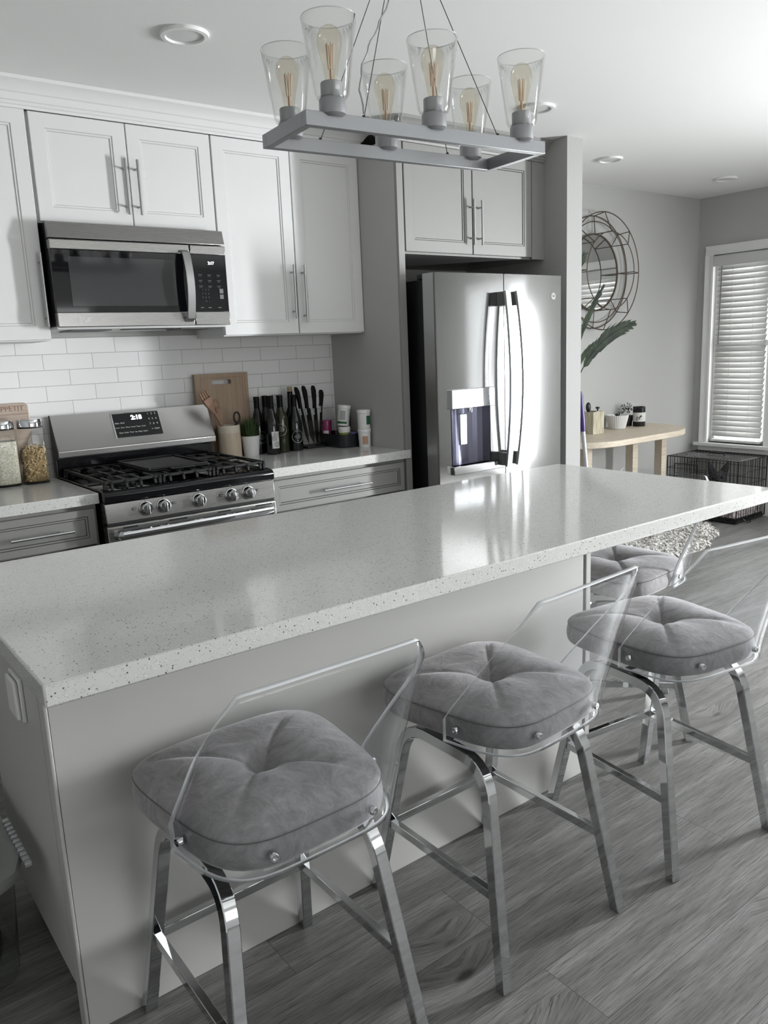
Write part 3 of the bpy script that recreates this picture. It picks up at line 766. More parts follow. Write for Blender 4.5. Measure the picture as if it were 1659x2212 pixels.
part('door_gasket', MB().box(2.585, 3.012, 3.04, 3.056, .70, 1.76).box(3.03, 3.457, 3.04, 3.056, .70, 1.76).box(2.585, 3.457, 3.04, 3.056, .06, .69), M['greyplastic'], fr)
part('door_trim', B(2.570, 2.5722, 2.962, 3.04, .70, 1.768), M['nickel'], dl)
def fhandle(x, dx, parent):
    z0, z1 = .802, 1.680; n = 26; pth = []
    for i in range(n + 1):
        u = i / n; z = z0 + (z1 - z0) * u
        pth.append((x + dx * math.sin(PI * u), 2.882 - .040 * math.sin(PI * u) ** .9, z))
    h = part('handle', MB().sweep(pth, [(-.009, -.017), (.004, -.019), (.009, -.012), (.009, .012), (.004, .019), (-.009, .017)], n=(1, 0, 0)), M['nickel'], parent, ang=25)
    mb = MB()
    for z in (z0 + .035, z1 - .035): mb.box(x - .012, x + .012, 2.885, fy(x) + .002, z - .034, z + .034)
    part('handle_mount', mb, M['greyplastic'], h, bevel=.004)
fhandle(2.982, -.006, dl); fhandle(3.060, .006, drr)
# dispenser
mb = MB(); yb = 3.035; x0, x1, z0, z1 = HO
n = 12
for i in range(n):   # curved back
    a, b_ = x0 + (x1 - x0) * i / n, x0 + (x1 - x0) * (i + 1) / n
    ya, yb2 = [2.945 + .075 * math.sin(PI * u / n) ** .6 for u in (i, i + 1)]
    mb.add([(a, ya, z0), (b_, yb2, z0), (b_, yb2, z1), (a, ya, z1)], [(0, 1, 2, 3)])
    mb.add([(a, 2.93, z0), (b_, 2.93, z0), (b_, yb2, z0), (a, ya, z0)], [(0, 1, 2, 3)])
    mb.add([(a, 2.93, z1), (b_, 2.93, z1), (b_, yb2, z1), (a, ya, z1)], [(0, 1, 2, 3)])
dr_ = part('dispenser_recess', mb, M['blue_steel'], dl, ang=60)
part('dispenser_panel', MB().box(2.641, 2.934, 2.926, 2.960, 1.118, 1.212), M['alu'], dl, bevel=.003)
mb = MB()
for x, z in ((2.685, 1.185), (2.685, 1.165), (2.690, 1.130), (2.745, 1.130), (2.79, 1.130), (2.84, 1.130), (2.89, 1.130), (2.89, 1.165)): mb.box(x - .009, x + .009, 2.9252, 2.9262, z, z + .002)
part('panel_legends', mb, M['darkprint'], dl, smooth=False)
part('dispenser_paddle', MB().box(2.700, 2.748, 2.936, 2.952, .935, 1.090), M['alu'], dl, bevel=.004)
part('dispenser_spout', MB().lathe([(.009, 1.118), (.008, 1.098), (.005, 1.094), (0, 1.094)], (2.780, 2.955, 0), 14).lathe([(.006, 1.118), (.005, 1.092), (0, 1.092)], (2.795, 2.955, 0), 12), M['alu'], dl)
part('drip_shelf', MB().box(2.640, 3.010, 2.918, 2.968, .790, .832), M['fridge'], dl, bevel=.004)
lo = MB().lathe([(.0185, 0), (.0185, .0025), (.016, .0035), (.016, .0025), (0, .0025)], (3.405, fy(3.405) + .001, 1.662), 32, axis=(0, -1, 0))
em = part('emblem', lo, M['print'], drr)
text('emblem_letters', 'GE', .015, face_front(3.405, fy(3.405) - .0022, 1.662), M['darkprint'], drr)
# dark recess lining above fridge
# ------------------------------------------------------------------ lamp over the island
CH = Vector((1.497, 1.806, 1.950)); th = math.radians(-5)
ch = thing('linear_chandelier', 'six bulb rectangular silver chandelier with clear glass shades above the island', 'chandelier', tuple(CH))
ch.rotation_euler = (0, 0, th)
def lp(name, mb, mt, parent, **kw): return part(name, mb, mt, parent, local=True, **kw)
Lh, Wh, fh, fw = .3825, .1255, .034, .021
mb = MB()
for sg in (-1, 1): mb.box(-Lh, Lh, sg * (Wh - fw / 2) - fw / 2, sg * (Wh - fw / 2) + fw / 2, 0, fh)
for sg in (-1, 1): mb.box(sg * (Lh - fw / 2) - fw / 2, sg * (Lh - fw / 2) + fw / 2, -Wh + fw, Wh - fw, 0, fh)
frm = lp('frame', mb, M['lampmetal'], ch, bevel=.0012)
for sx in (-.303, 0, .303):
    for sy in (-1, 1):
        y = sy * (Wh - fw / 2)
        sk = lp('socket', MB().lathe([(0, fh - .008), (.022, fh - .008), (.0325, fh - .002), (.0325, fh + .030), (.031, fh + .033), (.027, fh + .033), (.027, fh + .068), (.0255, fh + .070), (.012, fh + .070), (0, fh + .069)], (sx, y, 0), 32), M['lampmetal'], ch)
        shp = [(.030, fh + .0335), (.038, fh + .036), (.0405, fh + .045), (.062, fh + .205), (.0655, fh + .206), (.0440, fh + .045), (.041, fh + .0335)]
        shp = [(.028, fh + .034), (.0375, fh + .035), (.042, fh + .045), (.0665, fh + .212)]
        g = lp('glass_shade', MB().lathe(shp, (sx, y, 0), 40), M['glass'], ch)
        so = g.modifiers.new('s', 'SOLIDIFY'); so.thickness = .003; so.offset = -1
        lp('shade_rim', MB().tube(arc((sx, y, fh + .212), .065, 0, 2 * PI * 39 / 40, 40, 'xy'), .0012, 6, closed=True), M['acryedge'], g)
        bp = [(.0135, .068), (.0150, .082), (.0185, .105), (.0245, .130), (.0290, .150), (.0300, .162), (.0285, .175), (.0225, .187), (.012, .194), (.004, .1965), (0, .197)]
        bb = lp('bulb', MB().lathe([(r, fh + z) for r, z in bp], (sx, y, 0), 28), M['amber'], ch)
        mb = MB()
        for k in range(6):
            a = PI * k / 3
            mb.tube([(sx + .006 * math.cos(a), y + .006 * math.sin(a), fh + .10), (sx + .009 * math.cos(a + .3), y + .009 * math.sin(a + .3), fh + .155)], .0011, 5)
        mb.tube([(sx, y, fh + .07), (sx, y, fh + .10)], .003, 6)
        lp('filament', mb, M['filament'], bb)
CP_ = Vector((0, 0, H - CH.z))
lp('ceiling_canopy', MB().lathe([(.06, 0), (.06, -.018), (.05, -.025), (0, -.025)], tuple(CP_), 32), M['lampmetal'], ch)
for sx in (-.215, .215):
    for sy in (-1, 1):
        y = sy * (Wh - fw / 2)
        lp('cable', MB().tube([(sx, y, fh), (CP_.x + .03 * (1 if sx > 0 else -1), CP_.y + .01 * sy, CP_.z - .02)], .0011, 5).lathe([(.004, fh), (.004, fh + .006), (0, fh + .008)], (sx, y, 0), 10), M['dark'], ch)
cd = []
P0, P1, P2, P3 = Vector((-.215, -Wh + .008, fh + .01)), Vector((-.25, -.10, .20)), Vector((-.10, -.10, .25)), CP_ + Vector((-.01, 0, -.02))
for i in range(25):
    u = i / 24; p = P0 * (1 - u) ** 3 + P1 * 3 * u * (1 - u) ** 2 + P2 * 3 * u * u * (1 - u) + P3 * u ** 3
    cd.append(p + Vector((.0025 * math.sin(u * 40), .0025 * math.cos(u * 40), 0)))
lp('cord', MB().tube(cd, .0024, 6), M['clearcord'], ch)

# ------------------------------------------------------------------ stools
def se(a, n, th_):
    c, s_ = math.cos(th_), math.sin(th_)
    r = (abs(c / a) ** n + abs(s_ / a) ** n) ** (-1 / n)
    return r * c, r * s_
def tap(x, y):
    """seat plan narrows towards the backrest"""
    return x * (.955 + .095 * max(-1, min(1, y / .19))), y
def make_stool():
    t = thing('swivel_stool', '-', 'stool')
    # base frame (four legs with bends, two seat rails)
    fx, fy_, tx, ty, tz = .205, .235, .158, .142, .494
    sq = [(-.0125, -.0125), (.0125, -.0125), (.0125, .0125), (-.0125, .0125)]
    sq = [(-.0138, -.0118), (-.0118, -.0138), (.0118, -.0138), (.0138, -.0118), (.0138, .0118), (.0118, .0138), (-.0118, .0138), (-.0138, .0118)]
    for sx in (-1, 1):
        n = Vector((tz, 0, sx * (fx - tx))).normalized()
        for sy in (-1, 1):
            foot = Vector((sx * fx, sy * fy_, 0)); top = Vector((sx * tx, sy * ty, tz)); mid = Vector((sx * tx, 0, tz))
            d1 = (foot - top).normalized(); d2 = (mid - top).normalized(); R_ = .080
            p1, p2 = top + d1 * R_, top + d2 * R_
            path = [foot]
            for i in range(9):
                u = i / 8; path.append(p1 * (1 - u) ** 2 + top * 2 * u * (1 - u) + p2 * u * u)
            path.append(Vector((sx * tx, sy * .05, tz)))
            lp('leg', MB().sweep(path, sq, n=n), M['chrome'], t, ang=30)
            # rubber foot
        lp('seat_rail', MB().sweep([(sx * tx, -.05, tz), (sx * tx, .05, tz)], sq, n=n), M['chrome'], t, ang=30)
    def at(sx, sy, z): u = z / tz; return Vector((sx * (fx + (tx - fx) * u), sy * (fy_ + (ty - fy_) * u), z))
    zr = .205
    for a, b_ in (((-1, -1), (-1, 1)), ((1, -1), (1, 1)), ((-1, 1), (1, 1))):
        p, q = at(*a, zr), at(*b_, zr); d = (q - p).normalized()
        lp('footrest', MB().bar(p + d * .008, q - d * .008, .018, .022), M['chrome'], t, bevel=.0015)
    lp('crossbar', MB().bar((-tx, 0, tz), (tx, 0, tz), .024, .02), M['chrome'], t, bevel=.001)
    lp('swivel_plate', MB().box(-.09, .09, -.09, .09, .507, .520).lathe([(.075, .520), (.075, .540), (.085, .546), (0, .546)], (0, 0, 0), 28), M['dark'], t, bevel=.002)
    # cushion
    mb = MB(); a = .216; NT = 96; zb, zs, zt = .508, .604, .610
    rings = []
    def ztop(r, th_):
        x, y = se(a, 4, th_); x *= r; y *= r
        rr = math.hypot(x, y)
        dome = .028 * (1 - r ** 5)
        dim = .030 * math.exp(-(rr / .030) ** 2) + .012 * math.exp(-(rr / .075) ** 2)
        dd = min(abs(x - y), abs(x + y)) / 1.414
        seam = .0042 * math.exp(-(dd / .0045) ** 2) * (1 - r ** 8) + .0022 * math.exp(-(dd / .022) ** 2) * (1 - r ** 6)
        puff = .004 * math.sin(2 * th_ * 2 + PI) * r * (1 - r)
        return zt + dome - dim - seam + puff
    NR = 26
    vs = [(0, 0, ztop(0, 0))]
    for i in range(1, NR + 1):
        r = (i / NR) ** .85
        for k in range(NT):
            th_ = 2 * PI * k / NT; x, y = se(a, 4, th_)
            vs.append((*tap(x * r, y * r), ztop(r, th_)))
    side = [(1.010, .607), (1.004, .601), (1.014, .594), (1.024, .580), (1.024, .568), (1.016, .557), (1.0, .550), (.95, .547)]
    for sc_, z in side:
        for k in range(NT):
            x, y = se(a, 4, 2 * PI * k / NT); vs.append((*tap(x * sc_, y * sc_), z))
    vs.append((0, 0, .547))
    fs = [(0, 1 + k, 1 + (k + 1) % NT) for k in range(NT)]
    tot = NR + len(side)
    for i in range(tot - 1):
        for k in range(NT):
            p, q = 1 + i * NT + k, 1 + i * NT + (k + 1) % NT
            fs.append((p, p + NT, q + NT, q))
    o_ = 1 + (tot - 1) * NT
    fs += [(o_ + k, len(vs) - 1, o_ + (k + 1) % NT) for k in range(NT)]
    mb.add(vs, fs)
    seat = lp('seat_cushion', mb, M['velvet'], t, ang=80)
    ring = [Vector((*tap(*[c * 1.008 for c in se(a, 4, 2 * PI * k / NT)]), .6035)) for k in range(NT)]
    lp('seam', MB().tube(ring, .0016, 5, closed=True), M['seam'], seat)
    lp('button', MB().lathe([(.0115, -.004), (.012, 0), (.009, .004), (0, .0055)], (0, 0, ztop(0, 0) + .003), 20), M['velvet'], seat)
    # acrylic shell: wraps the back (-Y) and both sides
    ap = .2275; pts = []
    K = 60; a0, a1 = math.radians(-90 - 79), math.radians(-90 + 79)
    raw = [Vector(tap(*se(ap, 4.4, a0 + (a1 - a0) * i / 400))) for i in range(401)]
    raw_a = raw; cum = [0]
    for p, q in zip(raw, raw[1:]): cum.append(cum[-1] + (q - p).length)
    Ltot = cum[-1]
    rawb = [Vector(se(ap, 8, a0 + (a1 - a0) * i / 400)) for i in range(401)]
    def plan(u, raw=None):
        raw = raw or raw_a
        s_ = u * Ltot; lo = 0
        while lo < 399 and cum[lo + 1] < s_: lo += 1
        f_ = (s_ - cum[lo]) / max(cum[lo + 1] - cum[lo], 1e-9)
        return raw[lo].lerp(raw[lo + 1], min(max(f_, 0), 1))
    # breakpoints: wing tip and top corner, arc length from the middle of the back
    half = Ltot / 2; sc_top = .145; ztp = .916
    def ztopf(u):
        s_ = abs(u - .5) * Ltot
        if s_ <= sc_top - .012: return ztp
        k_ = (s_ - sc_top) / (half - sc_top)
        zz = ztp - (ztp - .598) * max(k_, 0) ** .97
        if s_ < sc_top + .014: zz = min(zz, ztp - .008 * ((s_ - sc_top + .012) / .026) ** 2)
        return zz
    key_ = [.5 + sg * (sc_top + d) / Ltot for sg in (-1, 1) for d in (-.012, -.006, 0, .007, .014)]
    us = sorted(key_ + [i / K for i in range(K + 1) if min(abs(i / K - q) for q in key_) > .006])
    us = [u for k, u in enumerate(us) if k == 0 or u - us[k - 1] > .004 or k == len(us) - 1]
    nv = 18; mb = MB(); vs = []
    for u in us:
        p = plan(u); zt_ = ztopf(u); zbm = .543
        for j in range(nv):
            z = zbm + (zt_ - zbm) * j / (nv - 1)
            e = max(0, z - .56) / .36
            nrm = p.normalized()
            lean = .064 * e ** 1.25
            wy = max(0, min(1, (-p.y + .05) / .15))
            pb_ = p.lerp(plan(u, rawb), min(1, e * 1.1))
            vs.append((pb_.x * (1 + .02 * e), pb_.y - lean * wy, z))
    nu = len(us)
    mb.add(vs, [(i * nv + j, (i + 1) * nv + j, (i + 1) * nv + j + 1, i * nv + j + 1) for i in range(nu - 1) for j in range(nv - 1)])
    sh = lp('backrest', mb, [M['acrylic'], M['acryedge']], t, ang=80)
    so = sh.modifiers.new('s', 'SOLIDIFY'); so.thickness = .011; so.offset = 0; so.material_offset_rim = 1; so.use_even_offset = True
    sh['label'] = 'clear acrylic backrest'
    for u in (.5 - .105 / Ltot, .5 + .105 / Ltot, .5 - .300 / Ltot, .5 + .300 / Ltot):
        p = plan(u); q = plan(u + .01) - plan(u - .01); nx = Vector((q.y, -q.x, 0)).normalized()
        if nx.dot(Vector((p.x, p.y, 0))) < 0: nx = -nx
        c = Vector((p.x, p.y, .580)) + nx * .004
        lp('bolt', MB().lathe([(.0085, -.004), (.0085, .005), (.007, .0075), (.004, .0075), (.004, .004), (0, .004)], tuple(c), 16, axis=tuple(nx)), M['chrome'], sh)
    return t
st = make_stool()
spots = [(.668, 1.332, 0, 0, 'velvet and clear acrylic stool nearest the camera, first from the left'),
         (1.308, 1.330, math.radians(0), math.radians(4), 'velvet and clear acrylic stool in the middle of the row at the island'),
         (1.950, 1.280, math.radians(-7), math.radians(-1), 'velvet and clear acrylic stool at the right end of the front row'),
         (2.408, 1.782, math.radians(45), math.radians(45), 'velvet acrylic stool tucked under the far right end of the island')]
for i, (x, y, rb, rs, lb) in enumerate(spots):
    o = st if i == 0 else None
    if o is None: o = copy_tree(st)
    o.location = (x, y, 0); o.rotation_euler = (0, 0, rb); o['label'] = lb; o['group'] = 'clear acrylic swivel stools at the island'
    for c in o.children:
        if c.name.startswith(('seat_cushion', 'backrest')): c.rotation_euler = (0, 0, rs)

# ------------------------------------------------------------------ things on the left worktop
ZT = .915
def jar(x, y, label, fill, h=.265, r=.052):
    t = thing('storage_jar', label, 'jar', (x, y, ZT), 'tall glass jars with steel lids')
    g = lambda rr, n=6: [(x + se(rr, n, 2 * PI * k / 40)[0], y + se(rr, n, 2 * PI * k / 40)[1]) for k in range(40)]
    def loft(levels, nm, mt, par, cap=True):
        mb = MB(); vs = []
        for rr, z, n in levels: vs += [(px, py, z) for px, py in g(rr, n)]
        fs = [(i * 40 + k, i * 40 + (k + 1) % 40, (i + 1) * 40 + (k + 1) % 40, (i + 1) * 40 + k) for i in range(len(levels) - 1) for k in range(40)]
        if cap: fs += [tuple(range(40))[::-1], tuple((len(levels) - 1) * 40 + k for k in range(40))]
        return part(nm, mb.add(vs, fs), mt, par, ang=50)
    gl = loft([(r * .9, ZT + .001, 4), (r, ZT + .008, 5), (r, ZT + h - .03, 5), (r * .93, ZT + h - .018, 3)], 'glass', M['jarglass'], t)
    loft([(r * .91, ZT + .0005, 4), (r * .96, ZT + .006, 5)], 'base', M['dark'], t)
    part('lid', MB().lathe([(r * .95, ZT + h - .022), (r * 1.0, ZT + h - .020), (r * 1.0, ZT + h + .006), (r * .96, ZT + h + .011), (0, ZT + h + .012)], (x, y, 0), 40), M['chrome'], t)
    part('lid_seal', MB().lathe([(r * .96, ZT + h - .027), (r * .98, ZT + h - .021), (r * .9, ZT + h - .021)], (x, y, 0), 40), M['dark'], t)
    return t, loft
t, loft = jar(.862, 3.655, 'tall glass jar of curly pasta with steel lid beside the range', 'pasta')
loft([(.036, ZT + .008, 5), (.040, ZT + .012, 5), (.040, ZT + .150, 5)], 'pasta_core', mat('pasta_core', (.30, .21, .10), .8), t)
mb = MB(); random.seed(11)
for i in range(360):
    z = ZT + .014 + random.random() * .150
    if z > ZT + .148: rr = random.random() * .9
    else: rr = .93
    a_ = random.random() * 2 * PI; ex, ey = se(.043 * rr, 5, a_)
    R = Matrix.Rotation(random.random() * 6.28, 3, 'X') @ Matrix.Rotation(random.random() * 6.28, 3, 'Z') @ Matrix.Rotation(random.random() * 6.28, 3, 'Y')
    c = Vector((.862 + ex, 3.655 + ey, min(z, ZT + .155)))
    mb.tube([c + R @ Vector((.0065 * math.cos(b_), .0065 * math.sin(b_), 0)) for b_ in [PI * 1.1 * k / 5 for k in range(6)]], .0026, 5)
o = part('pasta', mb, M['pasta'], t); o['kind'] = 'stuff'; o['label'] = 'curly elbow pasta'
t, loft = jar(.748, 3.665, 'tall glass jar of white rice at the left edge', 'rice')
o = loft([(.044, ZT + .008, 5), (.049, ZT + .012, 5), (.049, ZT + .190, 5)], 'rice', M['rice'], t); o['kind'] = 'stuff'
# serving board with carved greeting behind the jars
sb = thing('serving_board', 'pale wooden serving board with carved lettering behind the jars', 'board', (.73, 3.765, ZT))
bd = part('board', MB().prism([(.60, .916), (.88, .916), (.890, .93), (.890, 1.245), (.878, 1.257), (.60, 1.257)], 'y', 3.758, 3.775), M['boardpink'], sb, bevel=.003)
text('lettering', 'BON APPETIT', .032, face_front(.775, 3.7575, 1.234), M['spoon'], sb, .0004)
part('carved_line', B(.60, .889, 3.7572, 3.7585, 1.2085, 1.2105), M['spoon'], sb)

# ------------------------------------------------------------------ right worktop things
cb = thing('cutting_board', 'bamboo cutting board with a slot handle leaning on the tiles', 'cutting board', (1.82, 3.74, ZT))
mb = MB()
X0, X1, Z0, Z1, y0, y1 = 1.675, 1.968, .917, 1.336, 3.745, 3.765
hx0, hx1, hz0, hz1 = 1.768, 1.872, 1.282, 1.304
mb.box(X0, X1, y0, y1, Z0, hz0).box(X0, hx0, y0, y1, hz0, hz1).box(hx1, X1, y0, y1, hz0, hz1).box(X0, X1, y0, y1, hz1, Z1)
o = part('board', mb, M['board'], cb)
bm = bmesh.new(); bm.from_mesh(o.data); bmesh.ops.remove_doubles(bm, verts=bm.verts, dist=1e-5); bm.to_mesh(o.data); bm.free()
g = .03; gw = .003
part('juice_groove', MB().box(X0 + g, X0 + g + gw, y0 - .0006, y0 + .001, Z0 + g, Z1 - .02).box(X1 - g - gw, X1 - g, y0 - .0006, y0 + .001, Z0 + g, Z1 - .02).box(X0 + g, X1 - g, y0 - .0006, y0 + .001, Z1 - .02 - gw, Z1 - .02), M['spoon'], cb, smooth=False)
ck = thing('utensil_crock', 'pale wood utensil crock right of the range', 'utensil holder', (1.803, 3.672, ZT))
part('crock_body', MB().lathe([(0, ZT), (.057, ZT), (.0575, ZT + .004), (.056, ZT + .128)], (1.803, 3.672, 0), 40), M['crock'], ck)
part('crock_rim', MB().lathe([(.056, ZT + .128), (.0555, ZT + .163), (.0545, ZT + .165), (.053, ZT + .165), (.053, ZT + .02), (0, ZT + .02)], (1.803, 3.672, 0), 40), M['crocktop'], ck)
def utensil(nm, label, cat, path, r, mt, head=None, sc=None):
    t = thing(nm, label, cat, path[0], 'utensils standing in the wooden crock')
    part('utensil_shaft', MB().tube(path, r, 10, scale=sc), mt, t)
    return t
p0, p1 = Vector((1.835, 3.66, ZT + .025)), Vector((1.675, 3.645, 1.235))
t = utensil('serving_fork', 'wooden pronged serving fork leaning left out of the crock', 'utensil', [p0, p0.lerp(p1, .72)], .0075, M['spoon'])
d = (p1 - p0).normalized(); sd = Vector((0, 1, 0)).cross(d).normalized()
mb = MB(); b0 = p0.lerp(p1, .70)
mb.sweep([b0, b0 + d * .03, b0 + d * .06, b0 + d * .085], [(-.006, -.012), (.006, -.012), (.006, .012), (-.006, .012)], n=tuple(sd), scale=[.6, 1.3, 1.9, 1.9])
for k in (-1.5, -.5, .5, 1.5):
    mb.tube([b0 + d * .083 + sd * k * .0125, b0 + d * .118 + sd * k * .0122, b0 + d * .122 + sd * k * .012], .0052, 8, scale=[1, 1, .5])
part('fork_head', mb, M['spoon'], t, bevel=.002)
t = utensil('wooden_spoon', 'thin wooden spoon standing upright in the crock', 'utensil', [(1.80, 3.69, ZT + .025), (1.768, 3.712, 1.16)], .005, M['spoon'])
part('spoon_bowl', MB().ball((1.764, 3.715, 1.183), (.017, .006, .028), 14, 9), M['spoon'], t)
t = utensil('spatula', 'dark wooden spatula standing behind the spoon in the crock', 'utensil', [(1.79, 3.65, ZT + .025), (1.745, 3.66, 1.13)], .005, M['spoon'])
part('spatula_blade', MB().prism([(1.738, 1.12), (1.756, 1.12), (1.762, 1.17), (1.735, 1.17)], 'y', 3.657, 3.663), M['spoon'], t, bevel=.002)
t = utensil('kitchen_scissors', 'black looped handle of scissors in the crock', 'scissors', [(1.83, 3.68, ZT + .025), (1.845, 3.672, 1.085)], .005, M['dark'])
part('scissor_handle', MB().tube([(1.852 + .016 * math.cos(a_), 3.672, 1.115 + .026 * math.sin(a_)) for a_ in [2 * PI * k / 20 for k in range(20)]], .005, 8, closed=True), M['dark'], t)

gp = thing('potted_grass', 'small white pot of dark green grass beside the utensil crock', 'plant', (1.914, 3.660, ZT))
part('pot', MB().lathe([(0, ZT), (.037, ZT), (.0385, ZT + .003), (.0480, ZT + .098), (.0485, ZT + .102), (.0455, ZT + .102), (.044, ZT + .085), (0, ZT + .085)], (1.914, 3.660, 0), 36), M['pot'], gp)
part('soil', MB().lathe([(.044, ZT + .086), (0, ZT + .088)], (1.914, 3.660, 0), 24), M['soil'], gp)
mb = MB(); random.seed(5)
for i in range(300):
    a_ = random.random() * 2 * PI; r_ = .038 * math.sqrt(random.random()); l = .06 + .065 * random.random(); ln = .030 * random.random() + r_ * .4
    b0 = Vector((1.914 + r_ * math.cos(a_), 3.660 + r_ * math.sin(a_), ZT + .086)); dr2 = Vector((math.cos(a_), math.sin(a_), 0)); sd = Vector((-dr2.y, dr2.x, 0)) * .0016
    m1 = b0 + dr2 * ln * .35 + Vector((0, 0, l * .6)); tp = b0 + dr2 * ln + Vector((0, 0, l))
    mb.add([b0 - sd, b0 + sd, m1 + sd * .8, m1 - sd * .8, tp], [(0, 1, 2, 3), (3, 2, 4)])
o = part('grass', mb, M['grassm'], gp, recalc=False); o['kind'] = 'stuff'

def bottle(x, y, label, kind='burgundy', mt='bottle', h=.295, r=.0375):
    t = thing('wine_bottle', label, 'bottle', (x, y, ZT), 'wine bottles on the right worktop')
    if kind == 'burgundy':
        pr = [(0, .004), (r * .7, 0), (r * .97, .002), (r, .01), (r, .135), (r * .95, .155), (r * .78, .180), (r * .55, .205), (r * .42, .225), (.0145, .235)]
    else:
        pr = [(0, .004), (r * .7, 0), (r * .97, .002), (r, .01), (r, .170), (r * .96, .185), (r * .80, .200), (r * .5, .213), (r * .40, .225), (.0145, .235)]
    part('glass_body', MB().lathe([(a, ZT + b_) for a, b_ in pr], (x, y, 0), 28), M[mt], t)
    part('capsule', MB().lathe([(.0148, ZT + .234), (.0148, ZT + h - .012), (.0158, ZT + h - .011), (.0158, ZT + h - .002), (0, ZT + h)], (x, y, 0), 20), M['foil'], t)
    return t
def ring_label(t, x, y, zc, R, r=.0380, ang0=-2.2, mt='silver'):
    """circle wrapped on the bottle, centred on angle ang0"""
    pts = []
    for k in range(40):
        a_ = 2 * PI * k / 40; u, v = R * math.cos(a_), R * math.sin(a_)
        an = ang0 + u / r; pts.append((x + (r + .0006) * math.cos(an), y + (r + .0006) * math.sin(an), zc + v))
    part('label_ring', MB().tube(pts, .0009, 5, closed=True), M[mt], t)
    mb = MB()
    for dz, w in ((.012, .010), (.004, .018), (-.002, .020), (-.008, .012), (-.020, .003)):
        n = 6
        for i in range(n):
            a0_, a1_ = ang0 + (-w + 2 * w * i / n) / r, ang0 + (-w + 2 * w * (i + .8) / n) / r
            q = lambda an, z: (x + (r + .0008) * math.cos(an), y + (r + .0008) * math.sin(an), z)
            mb.add([q(a0_, zc + dz), q(a1_, zc + dz), q(a1_, zc + dz + .0016), q(a0_, zc + dz + .0016)], [(0, 1, 2, 3)])
    part('label_print', mb, M[mt], t, smooth=False)
va = math.atan2(-3.6, -2.05)
b1 = bottle(1.984, 3.700, 'dark wine bottle behind the white pot, leftmost of the bottles'); ring_label(b1, 1.984, 3.700, ZT + .085, .030, ang0=va + .5)
b2 = bottle(2.016, 3.610, 'dark wine bottle with a white rectangular label, frontmost', h=.300)
mb = MB(); x, y, r = 2.016, 3.610, .0381; n = 10; aw = .72; ac = va + .42
def cyl(an, z, rr): return (x + rr * math.cos(an), y + rr * math.sin(an), z)
for i in range(n):
    a0_, a1_ = ac - aw / 2 * 1.5 + aw * 1.5 * i / n, ac - aw / 2 * 1.5 + aw * 1.5 * (i + 1) / n
    mb.add([cyl(a0_, ZT + .032, r), cyl(a1_, ZT + .032, r), cyl(a1_, ZT + .118, r), cyl(a0_, ZT + .118, r)], [(0, 1, 2, 3)])
lb = part('paper_label', mb, M['label'], b2)
mb = MB()
for dz, du, R_ in ((.084, -.007, .0115), (.084, -.007, .005), (.053, .005, .0125), (.053, .005, .007), (.105, -.003, .006)):
    mb.tube([cyl(ac + (du + R_ * math.cos(a_)) / r, ZT + dz + R_ * math.sin(a_), r + .0005) for a_ in [2 * PI * k / 24 for k in range(24)]], .0009, 4, closed=True)
s_pts = [(.011 + .004 * math.cos(a_), .112 - i * .0008) for i, a_ in enumerate([0, .8, 1.6, 2.4, 3.2, 3.9, 4.5, 5.2, 6.1, 5.2, 4.3, 3.4])]
for zc in (.110, .098):
    mb.tube([cyl(ac + (.013 + .0035 * math.cos(a_)) / r, ZT + zc + sg * .0032 + .0032 * math.sin(a_), r + .0005) for sg, rng in ((1, [.3, 1, 1.8, 2.6, 3.4, 4.2, 4.8]), (-1, [1.5, .8, .1, -.7, -1.5, -2.3])) for a_ in rng], .0007, 4)
part('label_print', mb, M['labelink'], lb)
b3 = bottle(2.088, 3.640, 'pale greenish white wine bottle with a circular label', 'bordeaux', 'whitewine'); ring_label(b3, 2.088, 3.640, ZT + .120, .030, ang0=va - .1)
b4 = bottle(2.128, 3.716, 'dark wine bottle standing behind the pale one')
b5 = bottle(2.168, 3.636, 'dark wine bottle with a silver ring label beside the knife stand'); ring_label(b5, 2.168, 3.636, ZT + .076, .031, ang0=va + .3)
b6 = bottle(2.055, 3.741, 'dark wine bottle at the back against the tiles, half hidden')
b7 = thing('wine_bottle', 'dark bottle with a pale cork stopper behind the ring label bottle', 'bottle', (2.195, 3.715, ZT), 'wine bottles on the right worktop')
part('glass_body', MB().lathe([(0, ZT), (.036, ZT + .001), (.0375, ZT + .01), (.0375, ZT + .16), (.030, ZT + .19), (.016, ZT + .225), (.0145, ZT + .30), (.0155, ZT + .306), (0, ZT + .307)], (2.195, 3.715, 0), 24), M['bottle'], b7)
part('cork', MB().lathe([(.012, ZT + .306), (.013, ZT + .332), (0, ZT + .333)], (2.195, 3.715, 0), 14), M['cork'], b7)

